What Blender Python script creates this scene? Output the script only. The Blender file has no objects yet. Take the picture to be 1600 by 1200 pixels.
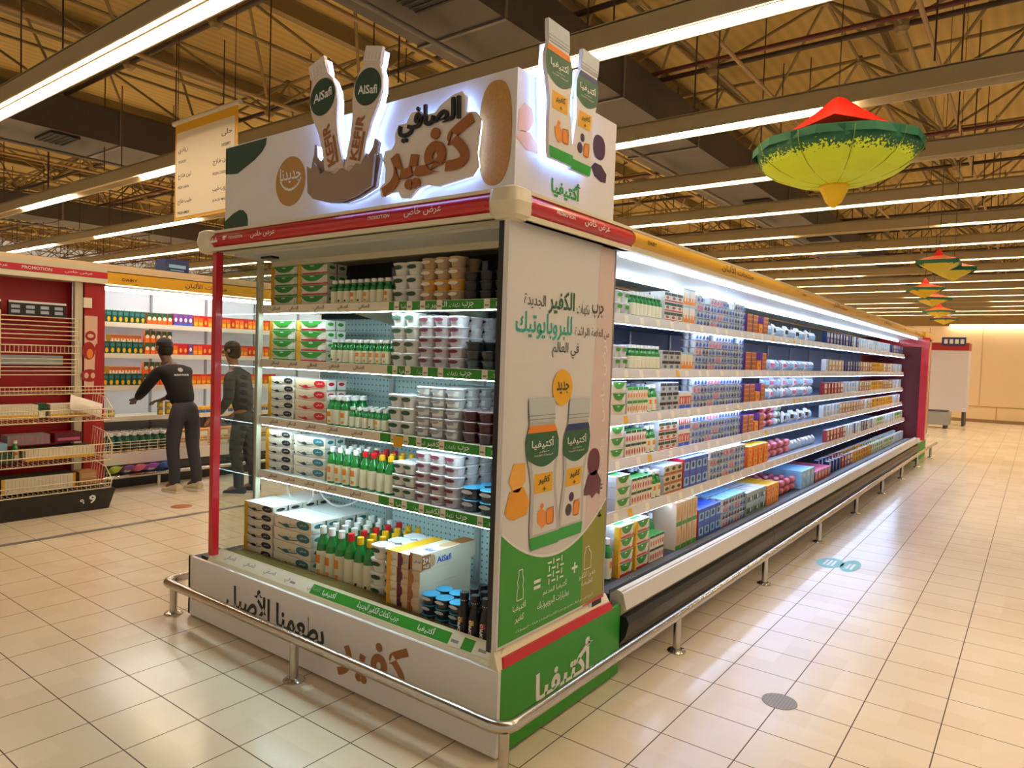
import bpy, bmesh, math, random
from mathutils import Vector, Matrix
random.seed(7)
PI = math.pi
scene = bpy.context.scene
COL = scene.collection

# ------------------------------------------------------------------ camera
F = 1089.2
camd = bpy.data.cameras.new('camera'); cam = bpy.data.objects.new('camera', camd); COL.objects.link(cam)
camd.sensor_fit = 'HORIZONTAL'; camd.sensor_width = 36.0; camd.lens = 36.0 * F / 1600
def _cv(p): return Vector((p[0] - 800, -(p[1] - 600), -F))
_Y = _cv((1622, 584)).normalized(); _X = -_cv((-645, 510)); _X = (_X - _Y * _X.dot(_Y)).normalized(); _Z = _X.cross(_Y)
R3 = Matrix((_X, _Y, _Z))
cam.matrix_world = Matrix.Translation((0, 0, 1.6)) @ R3.to_4x4()
camd.clip_start = 0.05; camd.clip_end = 200
scene.camera = cam
# ------------------------------------------------------------------ world, exposure
w = bpy.data.worlds.new('World'); scene.world = w; w.use_nodes = True
w.node_tree.nodes['Background'].inputs[0].default_value = (1.0, 0.82, 0.60, 1)
w.node_tree.nodes['Background'].inputs[1].default_value = 0.38  # added warm ambient fill, entering where the hall's sides are left unbuilt
vs = scene.view_settings
vs.view_transform = 'Standard'; vs.look = 'None'; vs.gamma = 1; vs.exposure = 0.3; vs.use_curve_mapping = False
scene.cycles.use_denoising = True
scene.cycles.max_bounces = 8; scene.cycles.transparent_max_bounces = 12
scene.cycles.sample_clamp_indirect = 4.0

# ------------------------------------------------------------------ materials
def srgb(h):
    if isinstance(h, str):
        c = [int(h[i:i + 2], 16) / 255 for i in (0, 2, 4)]
    else: c = h
    return tuple((x / 12.92 if x <= .04045 else ((x + .055) / 1.055) ** 2.4) for x in c) + (1,)
MATS = {}
def mat(name, col, rough=.5, metal=0., emit=0., ecol=None, coat=0., noise=0., nscale=20.):
    if name in MATS: return MATS[name]
    m = bpy.data.materials.new(name); m.use_nodes = True
    nt = m.node_tree; b = nt.nodes['Principled BSDF']
    b.inputs['Base Color'].default_value = srgb(col)
    b.inputs['Roughness'].default_value = rough; b.inputs['Metallic'].default_value = metal
    if coat: b.inputs['Coat Weight'].default_value = coat; b.inputs['Coat Roughness'].default_value = .08
    if emit:
        b.inputs['Emission Color'].default_value = srgb(ecol or col); b.inputs['Emission Strength'].default_value = emit
    if noise:
        tc = nt.nodes.new('ShaderNodeTexCoord'); n = nt.nodes.new('ShaderNodeTexNoise'); n.inputs['Scale'].default_value = nscale
        n.inputs['Detail'].default_value = 5
        nt.links.new(tc.outputs['Object'], n.inputs['Vector'])
        mx = nt.nodes.new('ShaderNodeMix'); mx.data_type = 'RGBA'
        c = srgb(col)
        mx.inputs[6].default_value = tuple(v * (1 - noise) for v in c[:3]) + (1,)
        mx.inputs[7].default_value = tuple(min(1, v * (1 + noise)) for v in c[:3]) + (1,)
        nt.links.new(n.outputs['Fac'], mx.inputs[0]); nt.links.new(mx.outputs[2], b.inputs['Base Color'])
    MATS[name] = m
    return m
def led(name, rgb, s):
    m = bpy.data.materials.new(name); m.use_nodes = True; nt = m.node_tree
    b = nt.nodes['Principled BSDF']; b.inputs['Base Color'].default_value = (.8, .8, .8, 1)
    b.inputs['Emission Color'].default_value = (*rgb, 1); b.inputs['Emission Strength'].default_value = s
    MATS[name] = m; return m

M_LED_K = led('kiosk_led', (.66, .94, 1.0), 38)
M_LED_G = led('gondola_led', (.42, .60, 1.0), 26)
M_LED_GW = led('gondola_tube', (.66, .82, 1.0), 9)
M_LED_D = led('dairy_led', (.95, .97, 1.0), 26)
M_HALO = led('halo_led', (.25, .42, 1.0), 7)
M_TUBE = led('ceiling_tube', (1.0, .80, .575), 64)

white = mat('white_plastic', 'E6E2DC', .4); whiteg = mat('white_gloss', 'E9E6E6', .25, coat=.2)
cream = mat('cream_plastic', 'E8DFC0', .35); creamd = mat('cream_metal', 'D9D0B4', .4)
red = mat('red_plastic', 'C01022', .3, coat=.3); redd = mat('red_panel', '9C0714', .45)
dkred = mat('dark_red_print', '98111F', .5)
yellow = mat('yellow_plastic', 'DFA81C', .35); ylabel = mat('yellow_print', 'E9AE1E', .5)
green = mat('green_print', '2C8F22', .45); greenk = mat('dark_green_print', '24452F', .5)
greenb = mat('bright_green', '1F9A38', .4); greenp = mat('green_pack', '2F8A2A', .4)
teal = mat('teal_print', '1FA596', .5); dteal = mat('deep_teal_print', '2C6A72', .45)
black = mat('black_plastic', '0E0E10', .35); blacks = mat('black_print', '1A1B1E', .5)
dgrey = mat('dark_grey_panel', '2C2F33', .6); mgrey = mat('grey_paint', '8D8F90', .5)
brown = mat('brown_print', 'A0612C', .5); tan = mat('tan_gold_print', 'B98A44', .5); lbrown = mat('light_brown_print', 'C9A27A', .5)
orange = mat('orange_print', 'E8851E', .5); maroon = mat('maroon_print', '5E1530', .5)
chrome = mat('brushed_steel', 'C9C4BC', .22, 1.0); wirem = mat('cream_wire', 'E3D6B4', .4, .2)
packw = mat('pack_cream', 'E9E1CB', .45); packk = mat('pack_kraft', 'D9BE98', .55)
cupw = mat('cup_white', 'E4E4DC', .4); cupg = mat('cup_grey', 'BDB8B8', .4); cupp = mat('cup_pinkish', 'D8CCD4', .4); cupb = mat('cup_beige', 'C9AF8C', .4)
cupn = mat('cup_navy', '15202B', .3, coat=.3); cupm = mat('cup_maroon', '3E1119', .3, coat=.3); cupk = mat('cup_black', '1B1A19', .3, coat=.3)
lidw = mat('foil_lid', 'EDEFF2', .25); lidb = mat('blue_lid', '3FA6D8', .25)
bgreen = mat('bottle_green', '0F7A2E', .2, coat=.5); blabel = mat('bottle_label', 'E9E6C8', .45)
capw = mat('white_cap', 'EFEFEC', .35); capr = mat('red_cap', 'CB1526', .35); capy = mat('yellow_cap', 'EFB51C', .35)
purple = mat('purple_print', '6B3A85', .45); blue = mat('blue_print', '2E56B8', .45); lblue = mat('light_blue_print', '8DBFE0', .45)
navy = mat('navy_print', '1D2B66', .45); pink = mat('pink_print', 'D9668A', .45); plum = mat('plum_print', '3B2145', .4)
silver = mat('silver_film', 'C4CCD6', .25, .3); salami = mat('salami_red', 'A33A34', .35, coat=.3); apricot = mat('apricot_print', 'E9923A', .45)
juiceg = mat('juice_dark_green', '0F4B34', .4); boxo = mat('orange_box', 'E5661C', .45)
milk = mat('milk_brown', '9A8272', .5); milkl = mat('milk_light', 'D8CBBE', .5)
fabric_k = mat('black_fabric', '0A0C12', .9, noise=.2, nscale=60); fabric_g = mat('slate_denim', '30333C', .9, noise=.2, nscale=60)
skin_m = mat('skin_brown', '5A3A2A', .55); hair_m = mat('black_hair', '0D0B0A', .7); shoe_m = mat('beige_suede', 'CDBFA2', .8)
skin_l = mat('skin_tan', '9A6A50', .55); fabric_d = mat('grey_fabric', '34363A', .9)
paper = mat('price_paper', 'EFE6D0', .6); kraft = mat('kraft_card', 'B88A54', .7); blank = mat('grey_strip', 'CFC6BE', .5)
alum = mat('satin_metal', 'A7A5A2', .3, .9); creamwall = mat('cream_wall', 'E3C9A0', .6)

def grid_floor():
    m = bpy.data.materials.new('floor_tiles'); m.use_nodes = True; nt = m.node_tree; N = nt.nodes; L = nt.links
    b = N['Principled BSDF']
    tc = N.new('ShaderNodeTexCoord'); sp = N.new('ShaderNodeSeparateXYZ'); L.new(tc.outputs['Object'], sp.inputs[0])
    def line(out, off, per, wd):
        a = N.new('ShaderNodeMath'); a.operation = 'SUBTRACT'; L.new(out, a.inputs[0]); a.inputs[1].default_value = off - per / 2
        d = N.new('ShaderNodeMath'); d.operation = 'DIVIDE'; L.new(a.outputs[0], d.inputs[0]); d.inputs[1].default_value = per
        f = N.new('ShaderNodeMath'); f.operation = 'FRACT'; L.new(d.outputs[0], f.inputs[0])
        s = N.new('ShaderNodeMath'); s.operation = 'SUBTRACT'; L.new(f.outputs[0], s.inputs[0]); s.inputs[1].default_value = .5
        ab = N.new('ShaderNodeMath'); ab.operation = 'ABSOLUTE'; L.new(s.outputs[0], ab.inputs[0])
        lt = N.new('ShaderNodeMath'); lt.operation = 'LESS_THAN'; L.new(ab.outputs[0], lt.inputs[0]); lt.inputs[1].default_value = wd / per / 2
        fl = N.new('ShaderNodeMath'); fl.operation = 'FLOOR'; L.new(d.outputs[0], fl.inputs[0])
        return lt.outputs[0], fl.outputs[0]
    lx, ix = line(sp.outputs[0], -1.22, .3165, .0052); ly, iy = line(sp.outputs[1], 2.77, .303, .0052)
    mx = N.new('ShaderNodeMath'); mx.operation = 'MAXIMUM'; L.new(lx, mx.inputs[0]); L.new(ly, mx.inputs[1])
    cb = N.new('ShaderNodeCombineXYZ'); L.new(ix, cb.inputs[0]); L.new(iy, cb.inputs[1])
    wn = N.new('ShaderNodeTexWhiteNoise'); L.new(cb.outputs[0], wn.inputs['Vector'])
    rp = N.new('ShaderNodeMix'); rp.data_type = 'RGBA'; L.new(wn.outputs['Value'], rp.inputs[0])
    rp.inputs[6].default_value = srgb('E3D3B8'); rp.inputs[7].default_value = srgb('EADCC4')
    c = N.new('ShaderNodeMix'); c.data_type = 'RGBA'; L.new(mx.outputs[0], c.inputs[0]); L.new(rp.outputs[2], c.inputs[6]); c.inputs[7].default_value = srgb('5A4632')
    L.new(c.outputs[2], b.inputs['Base Color'])
    nz = N.new('ShaderNodeTexNoise'); nz.inputs['Scale'].default_value = 1.3; L.new(tc.outputs['Object'], nz.inputs['Vector'])
    mr = N.new('ShaderNodeMapRange'); L.new(nz.outputs['Fac'], mr.inputs[0]); mr.inputs[3].default_value = .12; mr.inputs[4].default_value = .24
    ad = N.new('ShaderNodeMath'); ad.operation = 'MAXIMUM'; L.new(mr.outputs[0], ad.inputs[0])
    m2 = N.new('ShaderNodeMath'); m2.operation = 'MULTIPLY'; L.new(mx.outputs[0], m2.inputs[0]); m2.inputs[1].default_value = .7; L.new(m2.outputs[0], ad.inputs[1])
    L.new(ad.outputs[0], b.inputs['Roughness'])
    bp = N.new('ShaderNodeBump'); bp.inputs['Strength'].default_value = .15; bp.invert = True; L.new(mx.outputs[0], bp.inputs['Height']); L.new(bp.outputs[0], b.inputs['Normal'])
    return m
def glass_mat():
    m = bpy.data.materials.new('clear_glass'); m.use_nodes = True; nt = m.node_tree; N = nt.nodes; L = nt.links
    N.remove(N['Principled BSDF'])
    t = N.new('ShaderNodeBsdfTransparent'); t.inputs[0].default_value = (.80, .86, .86, 1)
    g = N.new('ShaderNodeBsdfGlossy'); g.inputs['Roughness'].default_value = .03
    fr = N.new('ShaderNodeFresnel'); fr.inputs[0].default_value = 1.45
    mx = N.new('ShaderNodeMixShader'); L.new(fr.outputs[0], mx.inputs[0]); L.new(t.outputs[0], mx.inputs[1]); L.new(g.outputs[0], mx.inputs[2])
    L.new(mx.outputs[0], N['Material Output'].inputs[0]); return m
glass = glass_mat()
def perf_mat(name, col, hole, xz=True, sc=30):
    m = bpy.data.materials.new(name); m.use_nodes = True; nt = m.node_tree; N = nt.nodes; L = nt.links; b = N['Principled BSDF']
    tc = N.new('ShaderNodeTexCoord'); v = N.new('ShaderNodeTexVoronoi'); v.inputs['Scale'].default_value = sc; v.inputs['Randomness'].default_value = 0; v.voronoi_dimensions = '2D'
    sx = N.new('ShaderNodeSeparateXYZ'); cx = N.new('ShaderNodeCombineXYZ'); L.new(tc.outputs['Object'], sx.inputs[0]); L.new(sx.outputs[0], cx.inputs[0]); L.new(sx.outputs[2 if xz else 1], cx.inputs[1]); L.new(cx.outputs[0], v.inputs['Vector'])
    lt = N.new('ShaderNodeMath'); lt.operation = 'LESS_THAN'; L.new(v.outputs['Distance'], lt.inputs[0]); lt.inputs[1].default_value = .17
    c = N.new('ShaderNodeMix'); c.data_type = 'RGBA'; L.new(lt.outputs[0], c.inputs[0]); c.inputs[6].default_value = srgb(col); c.inputs[7].default_value = srgb(hole)
    L.new(c.outputs[2], b.inputs['Base Color']); b.inputs['Roughness'].default_value = .45
    return m
perf = perf_mat('led_tinted_perforated_steel', 'C4DDE0', '6F8A90')  # cyan glow of the shelf LEDs is put into this steel's colour
def roof_mat():
    m = bpy.data.materials.new('corrugated_roof'); m.use_nodes = True; nt = m.node_tree; N = nt.nodes; L = nt.links; b = N['Principled BSDF']
    tc = N.new('ShaderNodeTexCoord'); wv = N.new('ShaderNodeTexWave'); wv.bands_direction = 'X'; wv.inputs['Scale'].default_value = 1.6
    L.new(tc.outputs['Object'], wv.inputs['Vector'])
    c = N.new('ShaderNodeMix'); c.data_type = 'RGBA'; L.new(wv.outputs['Fac'], c.inputs[0]); c.inputs[6].default_value = srgb('BCA25E'); c.inputs[7].default_value = srgb('CAB06A')
    L.new(c.outputs[2], b.inputs['Base Color']); b.inputs['Roughness'].default_value = .7
    bp = N.new('ShaderNodeBump'); bp.inputs['Strength'].default_value = .4; L.new(wv.outputs['Fac'], bp.inputs['Height']); L.new(bp.outputs[0], b.inputs['Normal'])
    return m

# ------------------------------------------------------------------ mesh builder
FACES = ((0, 3, 2, 1), (4, 5, 6, 7), (0, 1, 5, 4), (1, 2, 6, 5), (2, 3, 7, 6), (3, 0, 4, 7))
class MB:
    def __init__(s): s.v = []; s.f = []; s.m = []; s.ms = []; s.sm = []
    def mi(s, m):
        if m not in s.ms: s.ms.append(m)
        return s.ms.index(m)
    def add(s, vs, fs, m, smooth=False):
        o = len(s.v); s.v += [tuple(p) for p in vs]; k = s.mi(m)
        for f in fs: s.f.append(tuple(i + o for i in f)); s.m.append(k); s.sm.append(smooth)
        return s
    def box(s, x0, x1, y0, y1, z0, z1, m):
        if x0 > x1: x0, x1 = x1, x0
        if y0 > y1: y0, y1 = y1, y0
        if z0 > z1: z0, z1 = z1, z0
        return s.add([(x0, y0, z0), (x1, y0, z0), (x1, y1, z0), (x0, y1, z0), (x0, y0, z1), (x1, y0, z1), (x1, y1, z1), (x0, y1, z1)], FACES, m)
    def hexa(s, bot, top, m): return s.add(list(bot) + list(top), FACES, m)
    def tube(s, a, b, r, m, n=8, r2=None, caps=True):
        a = Vector(a); b = Vector(b); r2 = r if r2 is None else r2; d = (b - a)
        if d.length < 1e-6: return s
        q = d.to_track_quat('Z', 'Y'); vs = []
        for (c, rr) in ((a, r), (b, r2)):
            for i in range(n):
                t = 2 * PI * i / n; vs.append(c + q @ Vector((rr * math.cos(t), rr * math.sin(t), 0)))
        fs = [(i, (i + 1) % n, n + (i + 1) % n, n + i) for i in range(n)]
        s.add(vs, fs, m, n > 5)
        if caps: s.add(vs, [tuple(range(n - 1, -1, -1)), tuple(range(n, 2 * n))], m)
        return s
    def path(s, pts, r, m, n=8):
        pts = [Vector(p) for p in pts]; rings = []
        for i, p in enumerate(pts):
            d = (pts[min(i + 1, len(pts) - 1)] - pts[max(i - 1, 0)]).normalized()
            up = Vector((0, 0, 1)) if abs(d.z) < .95 else Vector((1, 0, 0))
            u = d.cross(up).normalized(); v = u.cross(d)
            rings.append([p + r * (math.cos(2 * PI * k / n) * u + math.sin(2 * PI * k / n) * v) for k in range(n)])
        vs = [q for rg in rings for q in rg]; fs = []
        for i in range(len(pts) - 1):
            for k in range(n): fs.append((i * n + k, i * n + (k + 1) % n, (i + 1) * n + (k + 1) % n, (i + 1) * n + k))
        s.add(vs, fs, m, True)
        s.add(vs, [tuple(range(n)), tuple(range(len(vs) - 1, len(vs) - n - 1, -1))], m)
        return s
    def lathe(s, prof, c, n=16, sq=1.0, sx=1., sy=1., capb=True, capt=True, front=None):
        """prof: list of (r, z, mat); mat of entry i colours the band i..i+1. sq<1 squarer. front: (row, mat, halfangle)"""
        vs = []
        for (r, z, _) in prof:
            for i in range(n):
                t = 2 * PI * (i + .5) / n; ct, st = math.cos(t), math.sin(t)
                k = 1.0 if sq == 1 else 1 / ((abs(ct) ** sq + abs(st) ** sq) ** (1 / sq))
                vs.append((c[0] + r * k * ct * sx, c[1] + r * k * st * sy, c[2] + z))
        for j in range(len(prof) - 1):
            fs = [(j * n + i, j * n + (i + 1) % n, (j + 1) * n + (i + 1) % n, (j + 1) * n + i) for i in range(n)]
            if front and j == front[0]:
                a = []; bb = []
                for i, f in enumerate(fs):
                    t = 2 * PI * (i + 1) / n; dd = abs((t - 1.5 * PI + PI) % (2 * PI) - PI)
                    (a if dd < front[2] else bb).append(f)
                s.add(vs, bb, prof[j][2], True); s.add(vs, a, front[1], True)
            else: s.add(vs, fs, prof[j][2], True)
        if capb: s.add(vs[:n], [tuple(range(n - 1, -1, -1))], prof[0][2])
        if capt: s.add(vs[-n:], [tuple(range(n))], prof[-1][2])
        return s
    def poly(s, fr, pts, w0, w1, m, side=None):
        """prism of a 2-D outline in frame fr between depths w0 and w1 (w towards the viewer)"""
        n = len(pts)
        ar = sum(pts[i][0] * pts[(i + 1) % n][1] - pts[(i + 1) % n][0] * pts[i][1] for i in range(n))
        if ar < 0: pts = pts[::-1]
        vs = [fr(p[0], p[1], w0) for p in pts] + [fr(p[0], p[1], w1) for p in pts]
        s.add(vs, [tuple(range(n, 2 * n))], m)
        if abs(w1 - w0) > .0025:
            s.add(vs, [tuple(range(n - 1, -1, -1))] + [(i, (i + 1) % n, n + (i + 1) % n, n + i) for i in range(n)], side or m)
        return s
    def text(s, fr, string, u0, u1, v0, v1, w, m, bold=.0, depth=0, rot=0, slope=0):
        vs, fs = glyphs(string, bold)
        if not vs: return s
        lay = _GL[(string, bold)]
        if rot: vs = [(-y, x) if rot > 0 else (y, -x) for x, y in vs]
        xs = [p[0] for p in vs]; ys = [p[1] for p in vs]; a, b, c, d = min(xs), max(xs), min(ys), max(ys)
        P = []
        for x, y in vs:
            q = (x - a) / (b - a); P.append((u0 + q * (u1 - u0), v0 + (y - c) / (d - c) * (v1 - v0) + slope * q))
        o = [fr(x, y, w + lay[i] * .0003) for i, (x, y) in enumerate(P)]
        s.add(o, fs, m)
        if depth:
            ed = {}
            for f in fs:
                for i in range(len(f)):
                    e = (f[i], f[(i + 1) % len(f)])
                    if (e[1], e[0]) in ed: del ed[(e[1], e[0])]
                    else: ed[e] = 1
            n = len(o); bk = [fr(x, y, w - depth) for x, y in P]
            s.add(o + bk, [(e[1], e[0], e[0] + n, e[1] + n) for e in ed], m)
        return s
    def mesh(s, name):
        me = bpy.data.meshes.new(name); me.from_pydata(s.v, [], s.f)
        for m in s.ms: me.materials.append(m)
        me.polygons.foreach_set('material_index', s.m); me.polygons.foreach_set('use_smooth', s.sm); me.update()
        return me
    def build(s, name, parent=None, **kw):
        o = bpy.data.objects.new(name, s.mesh(name)); COL.objects.link(o)
        if parent: o.parent = parent; o.matrix_parent_inverse = parent.matrix_world.inverted() if kw.pop('keep', True) else Matrix()
        return o
# Arabic joining: text is written in reading order, shaped into joined forms and set right to left
_A = {}
for k, (c, n) in {'ء': (0xFE80, 1), 'آ': (0xFE81, 2), 'أ': (0xFE83, 2), 'ؤ': (0xFE85, 2), 'إ': (0xFE87, 2), 'ئ': (0xFE89, 4), 'ا': (0xFE8D, 2), 'ب': (0xFE8F, 4),
                  'ة': (0xFE93, 2), 'ت': (0xFE95, 4), 'ث': (0xFE99, 4), 'ج': (0xFE9D, 4), 'ح': (0xFEA1, 4), 'خ': (0xFEA5, 4), 'د': (0xFEA9, 2), 'ذ': (0xFEAB, 2),
                  'ر': (0xFEAD, 2), 'ز': (0xFEAF, 2), 'س': (0xFEB1, 4), 'ش': (0xFEB5, 4), 'ص': (0xFEB9, 4), 'ض': (0xFEBD, 4), 'ط': (0xFEC1, 4), 'ظ': (0xFEC5, 4),
                  'ع': (0xFEC9, 4), 'غ': (0xFECD, 4), 'ف': (0xFED1, 4), 'ق': (0xFED5, 4), 'ك': (0xFED9, 4), 'ل': (0xFEDD, 4), 'م': (0xFEE1, 4), 'ن': (0xFEE5, 4),
                  'ه': (0xFEE9, 4), 'و': (0xFEED, 2), 'ى': (0xFEEF, 2), 'ي': (0xFEF1, 4), 'لأ': (0xFEF7, 2), 'لا': (0xFEFB, 2)}.items(): _A[k] = (c, n)
def shape_ar(t):
    if not any(c in _A for c in t): return t
    u = []; i = 0
    while i < len(t):
        if t[i:i + 2] in _A: u.append(t[i:i + 2]); i += 2
        else: u.append(t[i]); i += 1
    out = []
    for i, c in enumerate(u):
        if c not in _A: out.append(c); continue
        b, n = _A[c]; pj = i > 0 and _A.get(u[i - 1], (0, 0))[1] == 4; nj = n == 4 and i + 1 < len(u) and _A.get(u[i + 1], (0, 0))[1] >= 2
        out.append(chr(b + (3 if pj and nj else 2 if nj else 1 if pj else 0)))
    return ''.join(out[::-1])
_G = {}; _GL = {}
def glyphs(t, bold=0.):
    k = (t, bold)
    if k not in _G:
        c = bpy.data.curves.new('t', 'FONT'); c.body = shape_ar(t); c.offset = bold; c.resolution_u = 2; c.fill_mode = 'FRONT'
        for q in range(3): c.materials.append(paper)
        for q, ch in enumerate(c.body_format): ch.material_index = q % 3
        o = bpy.data.objects.new('t', c); COL.objects.link(o)
        dg = bpy.context.evaluated_depsgraph_get(); me = bpy.data.meshes.new_from_object(o.evaluated_get(dg))
        vs = [(v.co.x, v.co.y) for v in me.vertices]; fs = []; lay = [0] * len(vs)
        for p in me.polygons:
            q = list(p.vertices)
            for v in q: lay[v] = p.material_index
            ar = sum(vs[q[i]][0] * vs[q[(i + 1) % len(q)]][1] - vs[q[(i + 1) % len(q)]][0] * vs[q[i]][1] for i in range(len(q)))
            fs.append(tuple(q if ar >= 0 else q[::-1]))
        _G[k] = (vs, fs); _GL[k] = lay
        bpy.data.objects.remove(o); bpy.data.curves.remove(c); bpy.data.meshes.remove(me)
    return _G[k]
def front(y, x=0, z=0): return lambda u, v, w: (x + u, y - w, z + v)          # a plane facing -Y
def side(x, y=0, z=0): return lambda u, v, w: (x + w, y + u, z + v)           # a plane facing +X
def up(z, x=0, y=0): return lambda u, v, w: (x + u, y + v, z + w)             # a plane facing up
def ell(cx, cy, rx, ry, n=32, a0=0, a1=2 * PI): return [(cx + rx * math.cos(a0 + (a1 - a0) * i / n), cy + ry * math.sin(a0 + (a1 - a0) * i / n)) for i in range(n)]
def sup(cx, cy, rx, ry, p=3.5, n=40):
    o = []
    for i in range(n):
        t = 2 * PI * i / n; c, s_ = math.cos(t), math.sin(t); k = 1 / ((abs(c) ** p + abs(s_) ** p) ** (1 / p)); o.append((cx + rx * k * c, cy + ry * k * s_))
    return o

# ------------------------------------------------------------------ things and parts
ORD = ['zeroth', 'first', 'second', 'third', 'fourth', 'fifth', 'sixth', 'seventh', 'eighth', 'ninth', 'tenth', 'eleventh', 'twelfth', 'thirteenth', 'fourteenth', 'fifteenth',
       'sixteenth', 'seventeenth', 'eighteenth', 'nineteenth', 'twentieth'] + ['twenty-' + x for x in ('first', 'second', 'third', 'fourth', 'fifth', 'sixth', 'seventh', 'eighth', 'ninth')] + ['thirtieth'] + ['thirty-' + x for x in ('first', 'second', 'third', 'fourth', 'fifth', 'sixth', 'seventh', 'eighth', 'ninth')]
def tag(o, label=None, cat=None, group=None, kind=None):
    if label: o['label'] = label
    if cat: o['category'] = cat
    if group: o['group'] = group
    if kind: o['kind'] = kind
    return o
def thing(name, label, cat, loc=(0, 0, 0), group=None):
    o = bpy.data.objects.new(name, None); COL.objects.link(o); o.location = loc; o.empty_display_size = .05
    o.matrix_world = Matrix.Translation(loc)
    return tag(o, label, cat, group)
def inst(spec, loc, rz, label, cat, group=None, s=1.0):
    """spec = (name, mesh or None, [(part name, mesh, [sub-parts])])"""
    def rec(sp, par):
        o = bpy.data.objects.new(sp[0], sp[1]); COL.objects.link(o)
        if par: o.parent = par
        for c in sp[2]: rec(c, o)
        return o
    r = rec(spec, None); r.location = loc; r.rotation_euler = (0, 0, rz); r.scale = (s, s, s)
    if r.type == 'EMPTY': r.empty_display_size = .03
    tag(r, label, cat, group); LABELS[label] = LABELS.get(label, 0) + 1
    return r
LABELS = {}

# ================================================================== SETTING
def struct(name, mb): o = mb.build(name); o['kind'] = 'structure'; return o
struct('floor', MB().box(-45, 8, -4, 42, -.1, 0, grid_floor()))
struct('ceiling', MB().box(-45, 8, -4, 42, 7.1, 7.2, roof_mat()))
# far walls
b = MB().box(-3.6, 8, 26.6, 26.8, 0, 3.05, creamwall)
for x in (-2.9, -1.45, -.2): b.box(x - .01, x + .01, 26.585, 26.6, .5, 3.0, mat('seam', 'B9A27E', .6))
b.box(-3.6, 8, 26.58, 26.6, .49, .52, mat('brass_trim', 'B39A4E', .4)); b.box(-1.0, -.97, 26.58, 26.6, 0, .5, MATS['brass_trim'])
struct('wall_back', b)
struct('wall_far', MB().box(-45, 8, 41.9, 42.1, 0, 7.1, mat('far_wall_paint', 'B0905C', .7)))
struct('baseboard_back', MB().box(-3.6, 8, 26.56, 26.585, 0, .1, mat('baseboard_brown', '8A6B45', .6)))
tag(MB().box(-2.35, 1.0, 26.45, 26.55, 3.03, 3.09, led('cove_tube', (1, .85, .62), 9)).build('cove_light'), 'thin light strip along the top of the far cream wall', 'light')
# floor joint strip
struct('trim_1', MB().box(-6.39, -6.33, -2, 12, 0, .004, mat('steel_joint', '8F8C8E', .35, .6)))

# roof purlins
purl = mat('roof_steel', '8C7A50', .6); trs = mat('truss_steel', '86724A', .6); dk = mat('dark_steel', '3A2A1E', .6)
b = MB()
for i in range(14):
    x = -43 + i * 3.7
    b.box(x - .07, x + .07, -4, 42, 6.82, 6.84, purl); b.box(x - .012, x + .012, -4, 42, 6.84, 7.08, purl); b.box(x - .07, x + .07, -4, 42, 7.08, 7.1, purl)
struct('trim_2', b)
# space-frame rows, each its own object
def truss_mesh(ex):
    b = MB(); S = 2.36; zb, zt = 5.75, 6.85; n = ex
    for i in range(n):
        x = -44 + i * S; c = (x + S / 2, S / 2, zt)
        b.tube((x, 0, zb), (x + S, 0, zb), .035, dk, 6, caps=False)
        b.tube((x, 0, zb), (x, S, zb), .028, trs, 6, caps=False)
        b.tube((x + S / 2, S / 2, zt), (x + 1.5 * S, S / 2, zt), .03, trs, 6, caps=False)
        b.tube((x + S / 2, S / 2, zt), (x + S / 2, 1.5 * S, zt), .026, trs, 6, caps=False)
        for q in ((x, 0, zb), (x + S, 0, zb), (x, S, zb), (x + S, S, zb)): b.tube(q, c, .024, trs, 6, caps=False)
        b.lathe([(.05, -.09, trs), (.09, -.04, trs), (.09, .04, trs), (.05, .09, trs)], (x, 0, zb), 8)
        b.lathe([(.05, -.06, trs), (.08, 0, trs), (.05, .06, trs)], c, 6)
        # thin hanger rods under the frame
        b.tube((x + .6, .4, zb + 1), (x + .6, .4, 4.5), .009, dk, 5, caps=False)
    return b.mesh('space_frame')
tm = truss_mesh(21)
for k in range(17):
    o = bpy.data.objects.new('trim_%d' % (k + 3), tm); COL.objects.link(o); o.location = (0, -2.2 + 2.36 * k, 0); o['kind'] = 'structure'
# secondary cable tray / conduits running along the hall
b = MB()
for x, z in ((-3.2, 5.4), (-6.6, 5.5), (-9.5, 5.35), (-1.2, 5.5), (-17, 5.4), (.6, 5.5)): b.tube((x, -4, z), (x, 42, z), .028, mat('conduit', 'A5865C', .5), 6)
for y in (4.0, 8.9, 13.6): b.tube((-44, y, 5.55), (6, y, 5.55), .03, mat('sprinkler_pipe', '5A231C', .5), 6)
struct('trim_21', b)

# ducts
ductm = mat('duct_steel', '4C4946', .5, .3); ductl = mat('duct_side', '77716A', .5, .3); vent = mat('vent_black', '17171A', .6)
def duct(x0, x1, z0, z1, y0, y1, label):
    t = thing('air_duct', label, 'air duct', ((x0 + x1) / 2, (y0 + y1) / 2, z0))
    b = MB().box(x0, x1, y0, y1, z0, z1, ductm)
    for i in range(int((y1 - y0) / 2.4)):
        y = y0 + 1.2 + i * 2.4; b.box(x0 - .02, x1 + .02, y - .02, y + .02, z0 - .02, z1 + .02, ductl)
    b.build('duct_body', t)
    for i in range(int((y1 - y0) / 4.8)):
        y = y0 + 2.6 + i * 4.8
        v = MB().box(x0 + .55, x1 - .08, y, y + .42, z0 - .035, z0 - .001, vent)
        for k in range(5): v.box(x0 + .55, x1 - .08, y + .06 + k * .08, y + .075 + k * .08, z0 - .045, z0 - .034, dgrey)
        v.build('air_vent', t)
    MB().tube((x0 + .4, y0, z0 - .12), (x0 + .4, y1, z0 - .12), .03, ductl).build('conduit_pipe', t)
duct(-5.45, -4.3, 4.88, 5.42, -3, 40, 'wide dark grey square duct above the kiosk sign')
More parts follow.
